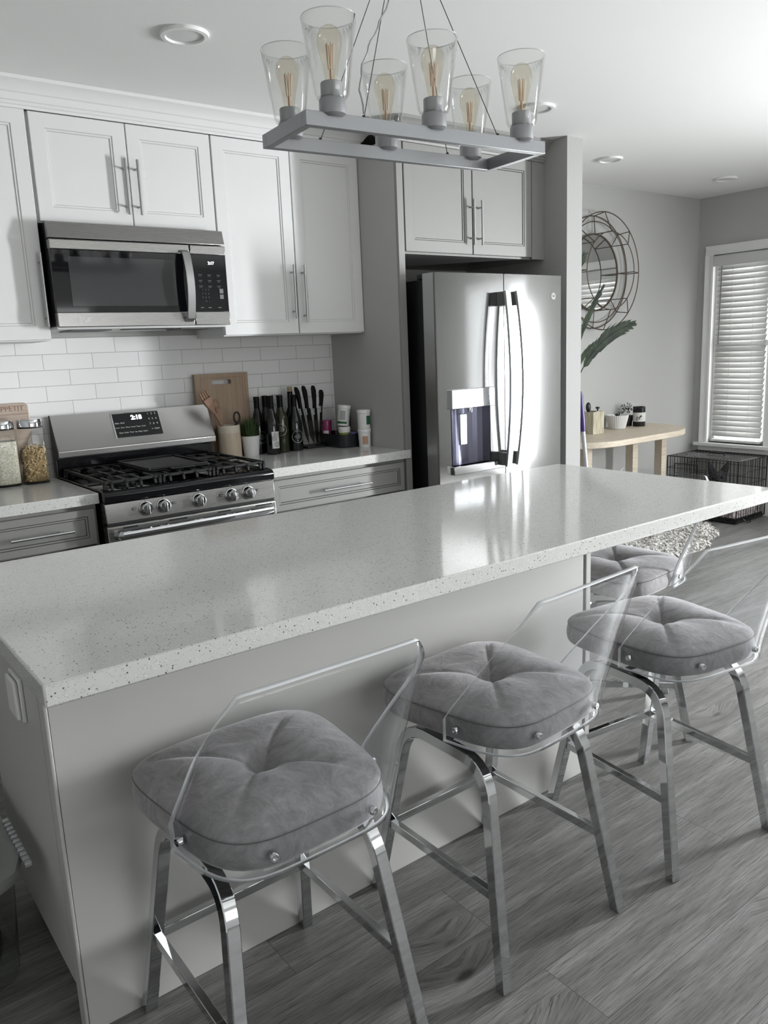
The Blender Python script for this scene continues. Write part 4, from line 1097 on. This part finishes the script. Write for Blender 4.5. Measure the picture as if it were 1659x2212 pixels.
# knife stand with four knives
ks = thing('knife_stand', 'clear acrylic knife stand with a dark base beside the bottles', 'knife stand', (2.30, 3.68, ZT))
part('stand_base', B(2.235, 2.350, 3.630, 3.740, ZT, ZT + .012), M['dark'], ks, bevel=.003)
part('stand_sheet', MB().prism([(2.238, ZT + .012), (2.348, ZT + .012), (2.353, ZT + .175), (2.225, ZT + .175)], 'y', 3.690, 3.695), M['jarglass'], ks)
part('stand_sheet', MB().prism([(2.238, ZT + .012), (2.348, ZT + .012), (2.353, ZT + .150), (2.225, ZT + .150)], 'y', 3.640, 3.645), M['jarglass'], ks)
def knife(xb, xt, ztop, w, zj, label):
    t = thing('kitchen_knife', label, 'knife', (xb, 3.667, ZT + .015), 'black handled knives in the stand')
    y = 3.667; zb = ZT + .020
    def X(z): return xb + (xt - xb) * (z - zb) / (ztop - zb)
    bl = [(X(zb) + w * .3, zb), (X(zb + .05) + w * .95, zb + .05), (X(zj) + w, zj), (X(zj) - w * .55, zj), (X(zb + .05) - w * .55, zb + .05)]
    part('blade', MB().prism(bl, 'y', y - .001, y + .001), M['blade'], t)
    L_ = ztop - zj
    hl = [(-.62, 0), (.62, 0), (.60, .02), (.75, .3), (.95, .55), (.95, .78), (.35, .97), (-.35, 1), (-.75, .88), (-.60, .55), (-.45, .25)]
    part('handle', MB().prism([(X(zj + v * L_) + u * .0135, zj + v * L_) for u, v in hl], 'y', y - .009, y + .009), M['foil'], t, bevel=.004)
    part('bolster', MB().prism([(X(zj - .034) - w * .55, zj - .034), (X(zj - .034) - w * .55 + .006, zj - .034), (X(zj) - w * .55 + .006, zj), (X(zj) - w * .55, zj)], 'y', y - .0015, y + .0015), M['alu'], t)
knife(2.263, 2.205, 1.246, .013, 1.130, 'black knife leaning left, leftmost in the knife stand')
knife(2.292, 2.252, 1.250, .020, 1.128, 'black chef knife with the broad blade, second in the stand')
knife(2.318, 2.312, 1.248, .015, 1.125, 'black bread knife, third from the left in the stand')
knife(2.340, 2.362, 1.222, .010, 1.135, 'short black knife leaning right, rightmost in the stand')

# dark tray holding small bottles and pots
tr_ = thing('counter_tray', 'shallow dark tray full of small containers in the corner', 'tray', (2.425, 3.60, ZT))
mb = MB()
cx, cy, hw, hd = 2.432, 3.612, .074, .125
def rr(w, d, z, n=5): return [(cx + w / .1 * se(.1, n, 2 * PI * k / 36)[0], cy + d / .1 * se(.1, n, 2 * PI * k / 36)[1], z) for k in range(36)]
lv = [rr(hw * .9, hd * .9, ZT), rr(hw, hd, ZT + .004), rr(hw * 1.06, hd * 1.05, ZT + .072), rr(hw * 1.03, hd * 1.02, ZT + .072), rr(hw * .96, hd * .96, ZT + .008)]
vs = [p for l in lv for p in l]
mb.add(vs, [(i * 36 + k, i * 36 + (k + 1) % 36, (i + 1) * 36 + (k + 1) % 36, (i + 1) * 36 + k) for i in range(4) for k in range(36)] + [tuple(range(36)), tuple(4 * 36 + k for k in range(36))])
part('tray_body', mb, M['basket'], tr_, ang=50)
def tub(nm, x, y, z, r, h, body, lid, label, group='containers in and beside the dark tray', lh=.018, tilt_=0, lab=None, taper=1):
    t = thing(nm, label, 'container', (x, y, z), group)
    L0 = Vector((0, 0, 0))
    lp('container_body', MB().lathe([(0, 0), (r * .92 * taper, 0), (r * .95 * taper, .003), (r * .97, h - lh), (0, h - lh)], (0, 0, 0), 28), body, t)
    lp('lid', MB().lathe([(r * 1.0, h - lh), (r * 1.04, h - lh + .001), (r * 1.04, h - .003), (r * .97, h), (0, h)], (0, 0, 0), 28), lid, t)
    if lab:
        lm, a0_, a1_, z0_, z1_ = lab; n = 10; mb = MB()
        for i in range(n):
            p, q = a0_ + (a1_ - a0_) * i / n, a0_ + (a1_ - a0_) * (i + 1) / n; R_ = r * .975
            mb.add([(R_ * math.cos(p), R_ * math.sin(p), z0_), (R_ * math.cos(q), R_ * math.sin(q), z0_), (R_ * math.cos(q), R_ * math.sin(q), z1_), (R_ * math.cos(p), R_ * math.sin(p), z1_)], [(0, 1, 2, 3)])
        lp('label', mb, lm, t)
    t.rotation_euler = (0, tilt_, 0)
    return t
v0 = math.atan2(-3.5, -2.45)
tub('protein_tub', 2.478, 3.446, ZT, .0345, .098, M['white_plastic'], M['white_plastic'], 'white tub with a peach label, lower one of the stacked pair', 'stacked white tubs', lab=(M['peach'], v0 - .35, v0 + .55, .018, .060), taper=.93)
tub('protein_tub', 2.478, 3.446, ZT + .0985, .0350, .100, M['white_plastic'], M['white_plastic'], 'white tub with a green label, upper one of the stacked pair', 'stacked white tubs', lab=(M['greenlab'], v0 + .4, v0 + 1.3, .022, .068))
part_z = ZT + .0085
t = tub('vitamin_bottle', 2.396, 3.690, part_z, .0315, .130, M['pink'], M['pink'], 'magenta bottle at the left end of the dark tray', lh=.03, lab=(M['label'], v0 - .5, v0 + .5, .01, .075))
t = tub('supplement_jar', 2.428, 3.560, part_z, .032, .098, M['lime'], M['white_plastic'], 'low lime green jar with a white lid in the tray', lh=.03)
t = tub('large_supplement_tub', 2.434, 3.580, part_z + .1020, .035, .110, M['white_plastic'], M['white_plastic'], 'white tub with green band tilted on top of the tray pile', tilt_=math.radians(8), lab=(M['greenlab'], v0 - 1.2, v0 + .6, .010, .022))
lp('ingredients_print', MB().add([(.0345 * math.cos(v0 + a_), .0345 * math.sin(v0 + a_), z) for a_ in (-.6, -.3, 0, .3) for z in (.03, .08)], [(0, 2, 3, 1), (2, 4, 5, 3), (4, 6, 7, 5)]), M['print'], t)
t = tub('small_purple_pot', 2.462, 3.519, part_z, .022, .070, M['dark'], M['purple'], 'small pot with a purple lid at the front of the tray', lh=.016)
t = tub('purple_label_bottle', 2.476, 3.605, part_z, .023, .170, M['dark'], M['dark'], 'dark bottle with a purple label at the back of the tray', lh=.03, lab=(M['purple'], v0 - .9, v0 + .9, .075, .128))

# ------------------------------------------------------------------ far corner
# console table
tb = thing('console_table', 'pale wood half oval console table against the far wall', 'table', (4.72, 3.5, 0))
def halfoval():
    pts = []; y0, y1 = 3.205, 3.775; n_ = 2.6
    for cx_, sg in ((4.90, 1), (4.46, -1)):
        q = []
        for k in range(21):
            a_ = PI / 2 * k / 20
            q.append((cx_ + sg * .50 * math.sin(a_) ** (2 / n_), y1 - (y1 - y0) * math.cos(a_) ** (2 / n_)))
        pts += q if sg > 0 else q[::-1]
    return pts
ho = halfoval()
part('tabletop', MB().prism(ho, 'z', .735, .775), M['oak'], tb, bevel=.004, ang=50)
for x, y in ((4.30, 3.42), (4.775, 3.395), (5.135, 3.405)):
    part('leg', B(x - .03, x + .03, y - .012, y + .05, 0, .735), M['oak'], tb, bevel=.002)
zt = .775
bx = thing('storage_box', 'champagne ribbed square box on the console table', 'box', (4.60, 3.62, zt))
part('box_body', MB().box(4.535, 4.655, 3.565, 3.70, zt, zt + .006).box(4.535, 4.655, 3.565, 3.571, zt + .006, zt + .155).box(4.535, 4.655, 3.694, 3.70, zt + .006, zt + .155).box(4.535, 4.541, 3.571, 3.694, zt + .006, zt + .155).box(4.649, 4.655, 3.571, 3.694, zt + .006, zt + .155), M['gold'], bx)
bx.scale = (1, 1, 1)
hb = thing('hair_brush', 'dark round brush sticking up out of the ribbed box', 'brush', (4.585, 3.64, zt + .007))
part('brush_head', MB().ball((4.575, 3.64, zt + .185), (.021, .016, .035), 14, 10), M['dark'], hb)
part('brush_shaft', MB().tube([(4.60, 3.64, zt + .008), (4.58, 3.64, zt + .16)], .007, 8), M['dark'], hb)
pb = thing('pump_bottle', 'small bottle with a black pump top in the ribbed box', 'bottle', (4.63, 3.60, zt + .007))
part('bottle_body', MB().lathe([(0, 0), (.018, 0), (.018, .14), (.008, .15), (0, .15)], (4.628, 3.60, zt + .007), 18), M['white_plastic'], pb)
part('pump_head', MB().lathe([(.006, .15), (.006, .165), (.014, .166), (.014, .178), (0, .18)], (4.628, 3.60, zt + .007), 14), M['dark'], pb)
sbt = thing('small_bottle', 'small brown bottle with pale cap between box and bowl', 'bottle', (4.775, 3.72, zt))
part('bottle_body', MB().lathe([(0, 0), (.016, 0), (.016, .10), (.009, .11), (0, .11)], (4.775, 3.72, zt), 18), M['soil'], sbt)
part('cap', MB().lathe([(.010, .11), (.010, .135), (0, .136)], (4.775, 3.72, zt), 14), M['white_plastic'], sbt)
bw = tag(part('ribbed_bowl', MB().add([((r_ + (.0018 if k % 2 else 0)) * math.cos(2 * PI * k / 72) + 4.94, (r_ + (.0018 if k % 2 else 0)) * math.sin(2 * PI * k / 72) + 3.665, zt + z) for r_, z in ((.04, 0), (.058, .002), (.078, .085), (.080, .100), (.076, .100), (.055, .012), (.03, .010)) for k in range(72)],
    [(i * 72 + k, i * 72 + (k + 1) % 72, (i + 1) * 72 + (k + 1) % 72, (i + 1) * 72 + k) for i in range(6) for k in range(72)] + [tuple(range(72))[::-1], tuple(6 * 72 + k for k in range(72))]), M['pot'], loc=(4.94, 3.665, zt), ang=20), 'white ribbed ceramic bowl in the middle of the console table', 'bowl')
mb = MB(); random.seed(9)
for i in range(14):
    a_ = random.random() * 6.28; l = .02 + .02 * random.random()
    b0 = Vector((4.94, 3.665, zt + .085)); tp = b0 + Vector((l * math.cos(a_), l * math.sin(a_), .022 + .012 * random.random())); sd = Vector((-math.sin(a_), math.cos(a_), 0)) * .006
    mb.add([b0, (b0 + tp) / 2 + sd, tp, (b0 + tp) / 2 - sd], [(0, 1, 2, 3)])
mb.lathe([(.02, zt + .011), (.05, zt + .05), (.02, zt + .088), (0, zt + .088)], (4.94, 3.665, 0), 20)
tag(part('succulent', mb, M['leaf'], loc=(4.94, 3.665, zt + .01), recalc=False), 'tiny dark succulent growing in the ribbed bowl', 'plant')
cn = thing('jar_candle', 'black jar candle with a white label on the console table', 'candle', (5.165, 3.635, zt))
part('jar_body', MB().lathe([(0, 0), (.044, 0), (.045, .004), (.045, .142), (.042, .146), (.040, .140), (.040, .11), (0, .11)], (5.165, 3.635, zt), 32), M['blackgloss'], cn)
part('label', MB().lathe([(.0456, .036), (.0456, .104)], (5.165, 3.635, zt), 32), M['label'], cn)
mb = MB()
lc = math.atan2(-3.6, -5.1)
for (u, v, du, dv) in ((.0, .05, .012, .045), (-.004, .065, -.016, .015), (.004, .075, .014, .014), (-.012, .045, -.008, .022), (.010, .085, .012, -.006)):
    pts = []
    for k in range(5):
        uu, vv = u + du * k / 4, v + dv * k / 4; an = lc + uu / .046; pts.append((5.165 + .0464 * math.cos(an), 3.635 + .0464 * math.sin(an), zt + vv * .8 + .01))
    mb.tube(pts, .003, 5, scale=[.4, 1, 1.2, 1, .3])
part('label_print', mb, M['labelink'], cn)
dp_ = thing('small_dark_plant', 'small dark leafy plant in a black pot behind the candle', 'plant', (5.135, 3.72, zt))
part('pot', MB().lathe([(0, 0), (.035, 0), (.045, .08), (.042, .08), (0, .07)], (5.135, 3.72, zt), 24), M['dark'], dp_)
mb = MB(); random.seed(4)
for i in range(120):
    a_ = random.random() * 6.28; e = random.random() * 1.4; R_ = .03 + .05 * random.random()
    c = Vector((5.125 + R_ * math.cos(a_) * math.cos(e), 3.72 + .7 * R_ * math.sin(a_) * math.cos(e), zt + .095 + R_ * math.sin(e)))
    q = Matrix.Rotation(random.random() * 6, 3, 'X') @ Matrix.Rotation(random.random() * 6, 3, 'Z')
    mb.add([c + q @ Vector(v_) for v_ in ((-.009, 0, 0), (0, .005, 0), (.009, 0, .002), (0, -.005, 0))], [(0, 1, 2, 3)])
part('foliage', mb, M['leaf'], dp_, recalc=False)
vs_ = tag(part('white_vase', MB().lathe([(0, 0), (.05, 0), (.075, .05), (.08, .12), (.07, .18), (.05, .20), (0, .20)], (4.33, 3.62, zt), 28), M['pot'], loc=(4.33, 3.62, zt)), 'rounded white vase half hidden behind the tall partition', 'vase')

# wire mirror
mr_ = thing('wall_mirror', 'round mirror in an openwork bronze wire frame on the far wall', 'mirror', (4.79, YB - .02, 1.892))
cx, cz = 4.79, 1.892
part('mirror_glass', MB().lathe([(.258, 0), (.258, .012), (0, .012)], (cx, YB - .008, cz), 64, axis=(0, -1, 0)), M['mirror'], mr_)
def ring(r, y, tr=.0038, n=72): return MB().tube([(cx + r * math.cos(2 * PI * k / n), y, cz + r * math.sin(2 * PI * k / n)) for k in range(n)], tr, 6, closed=True)
part('rim', ring(.262, YB - .022, .006), M['bronze'], mr_)
part('rear_ring', ring(.385, YB - .012), M['bronze'], mr_)
part('outer_ring', ring(.400, YB - .105), M['bronze'], mr_)
part('inner_ring', ring(.262, YB - .165, .0036), M['bronze'], mr_)
part('middle_ring', ring(.345, YB - .035, .0036), M['bronze'], mr_)
for k in range(8):
    mb = MB(); a_ = 2 * PI * k / 8
    q = lambda r, y: (cx + r * math.cos(a_), y, cz + r * math.sin(a_))
    for p_, r_ in ((q(.400, YB - .105), q(.385, YB - .012)), (q(.400, YB - .105), q(.262, YB - .165)), (q(.262, YB - .022), q(.385, YB - .012)), (q(.262, YB - .165), q(.262, YB - .022))):
        mb.tube([p_, r_], .0034, 5)
    part('spoke', mb, M['bronze'], mr_)

# tall floor plant behind the partition
pp = thing('floor_palm', 'dark green split leaf plant reaching out past the tall partition', 'plant', (3.95, 3.45, 0))
part('planter', MB().lathe([(0, 0), (.13, 0), (.17, .32), (.16, .33), (.155, .30), (0, .30)], (3.95, 3.45, 0), 32), M['pot'], pp)
random.seed(21)
def frond(p0, ctrl, p1, wid, n=9, k0=.25, nm='frond'):
    p0, ctrl, p1 = Vector(p0), Vector(ctrl), Vector(p1)
    bz = lambda u: p0 * (1 - u) ** 2 + ctrl * 2 * u * (1 - u) + p1 * u * u
    mb = MB().tube([bz(i / 14) for i in range(15)], .0045, 6, scale=[1.4 - 1.1 * i / 14 for i in range(15)])
    for i in range(n):
        u = k0 + (.97 - k0) * i / (n - 1); t_ = (bz(min(u + .02, 1)) - bz(max(u - .02, 0))).normalized()
        du = (.97 - k0) / n * .62
        for sg in (-1, 1):
            s_ = t_.cross(Vector((.25, -1, .15))).normalized() * sg
            e = (u - k0) / (.97 - k0)
            l = wid * (math.sin(PI * (.22 + .70 * e)) ** .8) * (.85 + .3 * random.random())
            a0_, a1_ = bz(max(u - du, 0)), bz(min(u + du, 1)); b0 = bz(u)
            m0 = a0_ + t_ * l * .42 + s_ * l * .38; m1 = a1_ + t_ * l * .42 + s_ * l * .30
            tip = b0 + t_ * l * 1.15 + s_ * l * .45 + Vector((0, 0, -.03 * l / wid * e))
            c_ = b0 + t_ * l * .5 + s_ * l * .33 + Vector((0, -.004, .004))
            mb.add([a0_, m0, tip, m1, a1_, c_], [(0, 1, 5), (1, 2, 5), (2, 3, 5), (3, 4, 5), (4, 0, 5)])
    part(nm, mb, M['leaf'], pp, recalc=False, smooth=False)
base = (3.95, 3.45, .30)
frond(base, (3.98, 3.40, 1.42), (4.60, 3.28, 1.525), .12, 9, .60)
frond(base, (4.00, 3.42, 1.30), (4.29, 3.30, 1.765), .075, 6, .70)
frond(base, (3.95, 3.40, 1.2), (4.17, 3.28, 1.405), .07, 5, .70)
frond(base, (3.85, 3.45, 1.5), (4.10, 3.30, 1.95), .14, 14, .5)
frond(base, (3.90, 3.35, 1.6), (3.80, 3.15, 2.0), .14, 14, .5)

# mop
mp_ = thing('mop', 'silver mop pole with a purple grip leaning on the partition', 'mop', (3.80, 2.93, 0))
pa, pbm = Vector((3.76, 2.925, .02)), Vector((3.742, 3.040, 1.135))
part('pole', MB().tube([pa, pa.lerp(pbm, .80)], .0125, 14), M['alu'], mp_)
part('grip', MB().tube([pa.lerp(pbm, .79), pa.lerp(pbm, .83), pa.lerp(pbm, .97), pbm], .0155, 14, scale=[.9, 1.1, 1.05, .6]), M['deep_purple'], mp_)
part('mop_head', B(3.70, 3.86, 2.88, 2.98, 0, .03), M['deep_purple'], mp_, bevel=.01)

# dog crate
CX0, CX1, CY0, CY1, CZ0, CZ1 = 5.68, 6.10, 3.12, 3.72, .02, .485
cr = thing('dog_crate', 'black wire dog crate in the far corner under the window', 'crate', (5.89, 3.42, 0))
def wires(fn, nu, nv, r=.0022, edge=.0042):
    mb = MB()
    for i in range(nu + 1):
        e = edge if i in (0, nu) else r; mb.tube([fn(i / nu, 0), fn(i / nu, 1)], e, 5)
    for j in range(nv + 1):
        e = edge if j in (0, nv) else r; mb.tube([fn(0, j / nv), fn(1, j / nv)], e, 5)
    return mb
part('long_side', wires(lambda u, v: (CX0, CY0 + (CY1 - CY0) * u, CZ0 + (CZ1 - CZ0) * v), 20, 5), M['wire'], cr)
part('long_side', wires(lambda u, v: (CX1, CY0 + (CY1 - CY0) * u, CZ0 + (CZ1 - CZ0) * v), 20, 5), M['wire'], cr)
part('end_side', wires(lambda u, v: (CX0 + (CX1 - CX0) * u, CY0, CZ0 + (CZ1 - CZ0) * v), 12, 5), M['wire'], cr)
part('end_side', wires(lambda u, v: (CX0 + (CX1 - CX0) * u, CY1, CZ0 + (CZ1 - CZ0) * v), 12, 5), M['wire'], cr)
part('roof', wires(lambda u, v: (CX0 + (CX1 - CX0) * u, CY0 + (CY1 - CY0) * v, CZ1), 6, 22, .0028, .005), M['wire'], cr)
dd = part('door', wires(lambda u, v: (CX0 - .006, CY0 + .33 + .2 * u, .06 + .37 * v), 6, 5), M['wire'], cr)
part('latch', MB().tube([(CX0 - .012, CY1 - .02, .33), (CX0 - .012, CY1 - .10, .33), (CX0 - .012, CY1 - .10, .31), (CX0 - .012, CY1 - .02, .31)], .004, 6).tube([(CX0 - .012, CY1 - .02, .20), (CX0 - .012, CY1 - .10, .20)], .004, 6), M['wire'], dd)
part('carry_handle', MB().tube([(5.90, 3.36, CZ1 + .004), (5.90, 3.36, CZ1 + .022), (5.90, 3.48, CZ1 + .022), (5.90, 3.48, CZ1 + .004)], .008, 8), M['dark'], cr)
part('floor_tray', MB().box(CX0 + .008, CX1 - .008, CY0 + .008, CY1 - .008, .006, .016).box(CX0 + .008, CX0 + .014, CY0 + .008, CY1 - .008, .016, .045).box(CX0 + .014, CX1 - .014, CY0 + .008, CY0 + .014, .016, .045), M['dark'], cr)
part('corner_foot', MB().tube([(CX0 + .10, CY0 - .004, .03), (CX0 + .12, CY0 - .03, .004), (CX0 + .16, CY0 - .03, .004), (CX0 + .18, CY0 - .004, .03)], .0035, 6), M['wire'], cr)
def bed(u, v):
    x = CX0 + .03 + (CX1 - CX0 - .06) * u; y = CY0 + .03 + (CY1 - CY0 - .06) * v
    e = min(u, 1 - u, v, 1 - v); h_ = .035 + .055 * math.exp(-(e / .10) ** 2) * (1 - math.exp(-(e / .02) ** 2)) + .008 * math.sin(31 * u + 7 * v) * math.sin(23 * v)
    return (x, y, .018 + (h_ if e > 1e-6 else 0))
o = tag(part('pet_bed', MB().grid(bed, 28, 34), M['bedding'], loc=(5.89, 3.42, .017)), 'fluffy pinkish grey bed lying inside the dog crate', 'pet bed')
# dog: one fused body
mb = MB(); hc = Vector((5.86, 3.385, .315))
rz = Matrix.Rotation(math.radians(-60), 3, 'Z')   # faces the camera
D = lambda x, y, z: hc + Matrix.Rotation(math.atan2(-3.4, -5.8), 3, 'Z') @ Vector((x, y, z))   # +x forward
RZ = Matrix.Rotation(math.atan2(-3.4, -5.8), 3, 'Z')
def el(x, y, z, r, rot=None): mb.ball(D(x, y, z), r, 16, 12, rot=RZ @ (rot or Matrix.Identity(3)))
el(0, 0, 0, (.062, .062, .055)); el(.045, 0, -.022, (.035, .046, .032)); el(.030, .035, -.015, (.028, .024, .028)); el(.030, -.035, -.015, (.028, .024, .028))
el(-.035, 0, -.06, (.055, .055, .065)); el(-.08, 0, -.13, (.085, .075, .105)); el(-.16, 0, -.165, (.10, .08, .085)); el(-.02, 0, -.12, (.05, .065, .06))
for s_ in (-1, 1):
    el(.00, .045 * s_, -.17, (.024, .022, .085)); el(.018, .046 * s_, -.235, (.032, .024, .018))      # front legs, paws
    el(-.16, .075 * s_, -.19, (.065, .035, .058)); el(-.105, .085 * s_, -.238, (.045, .022, .017))   # folded hind legs
    for k in range(7):   # upright bat ears
        u = k / 6; w = .030 * (1 - u ** 2.2) + .004
        el(-.015 - .01 * u, s_ * (.038 + .034 * u), .035 + .085 * u, (.009, w, .020), Matrix.Rotation(-s_ * .38, 3, 'X'))
dog = part('french_bulldog', mb, M['dog'], loc=(5.78, 3.34, .06))
tag(dog, 'small dark bat eared dog sitting inside the wire crate', 'dog')
rm = dog.modifiers.new('r', 'REMESH'); rm.mode = 'VOXEL'; rm.voxel_size = .006; rm.use_smooth_shade = True
sm = dog.modifiers.new('s', 'SMOOTH'); sm.factor = .5; sm.iterations = 3
part('nose', MB().ball(D(.080, 0, -.006), (.008, .013, .009), 12, 8, rot=RZ), M['blackgloss'], dog)
for s_ in (-1, 1):
    part('eye', MB().ball(D(.052, .030 * s_, .012), .0095, 12, 8), M['blackgloss'], dog)
    part('inner_ear', MB().ball(D(-.008, s_ * .056, .080), (.004, .013, .030), 12, 8, rot=RZ @ Matrix.Rotation(-s_ * .38, 3, 'X')), M['dogear'], dog)

# sheepskin rug: one fluffy thing
mb = MB(); random.seed(2)
RC = Vector((4.70, 3.19)); ra = math.radians(-3)
def rin(x, y):
    u = (x * math.cos(ra) + y * math.sin(ra)) / .72; v = (-x * math.sin(ra) + y * math.cos(ra)) / .34
    a_ = math.atan2(v, u); return math.hypot(u, v) < .88 + .10 * math.sin(3 * a_ + 1) + .05 * math.sin(9 * a_)
cnt = 0
while cnt < 5200:
    x, y = (random.random() - .5) * 1.6, (random.random() - .5) * .8
    if not rin(x, y): continue
    cnt += 1
    b0 = Vector((RC.x + x, RC.y + y, .008)); a_ = random.random() * 6.28 ; l = .035 + .03 * random.random()
    dv = Vector((math.cos(a_), math.sin(a_), 0)); sd = Vector((-dv.y, dv.x, 0)) * (.007 + .006 * random.random()); up = .022 + .022 * random.random()
    m1 = b0 + dv * l * .45 + Vector((0, 0, up)); tp = b0 + dv * l + Vector((0, 0, up * .45))
    mb.add([b0 - sd, b0 + sd, m1 + sd, m1 - sd, tp, b0 + Vector((0, 0, -.004))], [(0, 1, 2, 3), (3, 2, 4)])
n = 60
prm = []
for k in range(n):
    a_ = 2 * PI * k / n; r_ = .87 + .10 * math.sin(3 * a_ + 1) + .05 * math.sin(9 * a_); u, v = r_ * .72 * math.cos(a_), r_ * .34 * math.sin(a_)
    prm.append((RC.x + u * math.cos(ra) - v * math.sin(ra), RC.y + u * math.sin(ra) + v * math.cos(ra)))
mb.prism(prm, 'z', .001, .012)
tag(part('sheepskin_rug', mb, M['fur'], loc=(RC.x, RC.y, .001), recalc=False, smooth=False), 'shaggy cream sheepskin rug on the floor beyond the island', 'rug')

# ------------------------------------------------------------------ storage bin at lower left
bn = thing('storage_bin', 'clear plastic storage bin with a grey lid left of the island', 'storage bin', (.08, 1.95, 0))
def rbox(x0, x1, y0, y1, n=6, seg=40):
    cx_, cy_, a_, b_ = (x0 + x1) / 2, (y0 + y1) / 2, (x1 - x0) / 2, (y1 - y0) / 2
    return [(cx_ + a_ * se(1, n, 2 * PI * k / seg)[0], cy_ + b_ * se(1, n, 2 * PI * k / seg)[1]) for k in range(seg)]
def loft2(levels, caps=(True, True)):
    mb = MB(); k = len(levels[0][0]); vs = []
    for pts, z in levels: vs += [(x, y, z) for x, y in pts]
    fs = [(i * k + c, i * k + (c + 1) % k, (i + 1) * k + (c + 1) % k, (i + 1) * k + c) for i in range(len(levels) - 1) for c in range(k)]
    if caps[0]: fs.append(tuple(range(k))[::-1])
    if caps[1]: fs.append(tuple((len(levels) - 1) * k + c for c in range(k)))
    return mb.add(vs, fs)
part('bin_body', loft2([(rbox(-.19, .272, 1.825, 2.28), .004), (rbox(-.20, .280, 1.735, 2.31), .33)], (True, False)), M['bin'], bn, ang=50)
lid = part('lid', loft2([(rbox(-.205, .285, 1.70, 2.32), .318), (rbox(-.210, .292, 1.695, 2.325), .334), (rbox(-.205, .288, 1.70, 2.32), .345), (rbox(-.175, .245, 1.745, 2.28), .345), (rbox(-.165, .235, 1.755, 2.27), .333)], (False, False)), M['greyplastic'], bn, ang=50)
part('lid_window', loft2([(rbox(-.166, .236, 1.754, 2.271), .3325), (rbox(-.166, .236, 1.754, 2.271), .3335)]), M['bin'], lid)
mb = MB()
for k in range(22):
    y = 1.735 + k * .0105
    if k % 2 == 0: mb.box(.283, .298, y, y + .009, .344, .353)
    else: mb.box(.286, .299, y, y + .0105, .344, .349)
part('hinge_strip', mb, M['alu'], lid, bevel=.001)
part('lid_latch', MB().box(.215, .232, 1.775, 1.85, .345, .352).box(.205, .222, 1.905, 1.985, .345, .352), M['white_plastic'], lid, bevel=.003)
def clothf(cx_, cy_, a_, b_, z0, h_, sd):
    def fn(u, v):
        an = 2 * PI * u; r_ = v
        x = cx_ + a_ * r_ * math.cos(an); y = cy_ + b_ * r_ * math.sin(an)
        return (x, y, z0 + h_ * (1 - r_ ** 2) + .018 * math.sin(5 * an + sd) * r_ * (1 - r_) * 2 + .012 * math.sin(14 * x * 3 + sd) * (1 - r_))
    return MB().grid(fn, 40, 12, wrap=True)
tag(part('folded_cloth', clothf(.04, 2.04, .215, .19, .02, .17, 0), M['cloth_dark'], loc=(.04, 2.03, .01)), 'dark bundled cloth at the bottom of the clear bin', 'cloth')
tag(part('mauve_cloth', clothf(.075, 1.98, .17, .16, .16, .11, 2), M['cloth_pink'], loc=(.06, 1.98, .17)), 'mauve cloth bundle seen through the clear bin', 'cloth')

# ------------------------------------------------------------------ light
w = bpy.data.worlds.new('sky'); S.world = w; w.use_nodes = True
bgn = w.node_tree.nodes['Background']; bgn.inputs[0].default_value = (.93, .97, 1.0, 1); bgn.inputs[1].default_value = 1.2
def area(nm, loc, rot, sx, sy, power, col=(1, 1, 1), spread=None):
    l = bpy.data.lights.new(nm, 'AREA'); l.shape = 'RECTANGLE'; l.size = sx; l.size_y = sy; l.energy = power; l.color = col
    if spread: l.spread = spread
    o = bpy.data.objects.new(nm, l); COL.objects.link(o); o.location = loc; o.rotation_euler = rot
    return o
# daylight outside each opening, plus two added lamps for the ceiling
area('daylight_door', (XR + .12, .20, 1.0), (0, PI / 2 - .22, 0), 1.5, .34, 290, (.95, .98, 1))
area('daylight_door_side', (XR + .16, -.60, 1.05), (0, PI / 2, 0), 2.0, 1.0, 9, (.95, .98, 1))
area('daylight_front', ((FX0 + FX1) / 2, YF - .25, 1.45), (-PI / 2, 0, PI), FX1 - FX0, 1.4, 14, (1, .99, .97))
area('ceiling_fill_door', (XR + 1.5, -.4, -.35), (0, math.radians(90 + 45), 0), 2.2, 2.4, 45, (1, .99, .96))  # added lamp, aimed up through the door to brighten the ceiling
area('ceiling_fill_front', (1.7, YF - 1.3, .3), (math.radians(-90 - 40), 0, PI), 3.2, 2.0, 42, (1, .99, .96))  # added lamp behind the camera, aimed up at the ceiling as fill
area('daylight_blind', (XR + .35, 3.05, 1.3), (0, PI / 2, 0), 1.6, 1.3, 30, (1, 1, 1))

# ------------------------------------------------------------------ camera
yaw, pitch, roll = .6439, -.2014, -.0419
fwv = Vector((math.sin(yaw) * math.cos(pitch), math.cos(yaw) * math.cos(pitch), math.sin(pitch)))
right = fwv.cross(Vector((0, 0, 1))).normalized(); up = right.cross(fwv)
r2 = right * math.cos(roll) + up * math.sin(roll); u2 = up * math.cos(roll) - right * math.sin(roll)
cam = bpy.data.cameras.new('camera'); co = bpy.data.objects.new('camera', cam); COL.objects.link(co)
Mx = Matrix((r2, u2, -fwv)).transposed().to_4x4(); Mx.translation = Vector((0, 0, 1.422)); co.matrix_world = Mx
cam.sensor_fit = 'VERTICAL'; cam.sensor_height = 36; cam.lens = 36 * 1722.5 / 2212; cam.clip_start = .02
S.camera = co
S.view_settings.view_transform = 'Standard'; S.view_settings.look = 'None'; S.view_settings.gamma = 1; S.view_settings.exposure = .74
S.view_settings.use_curve_mapping = False
try:
    S.cycles.max_bounces = 10; S.cycles.diffuse_bounces = 5; S.cycles.transparent_max_bounces = 24; S.cycles.use_denoising = True
    S.cycles.sample_clamp_indirect = 6; S.cycles.caustics_reflective = False
except Exception: pass
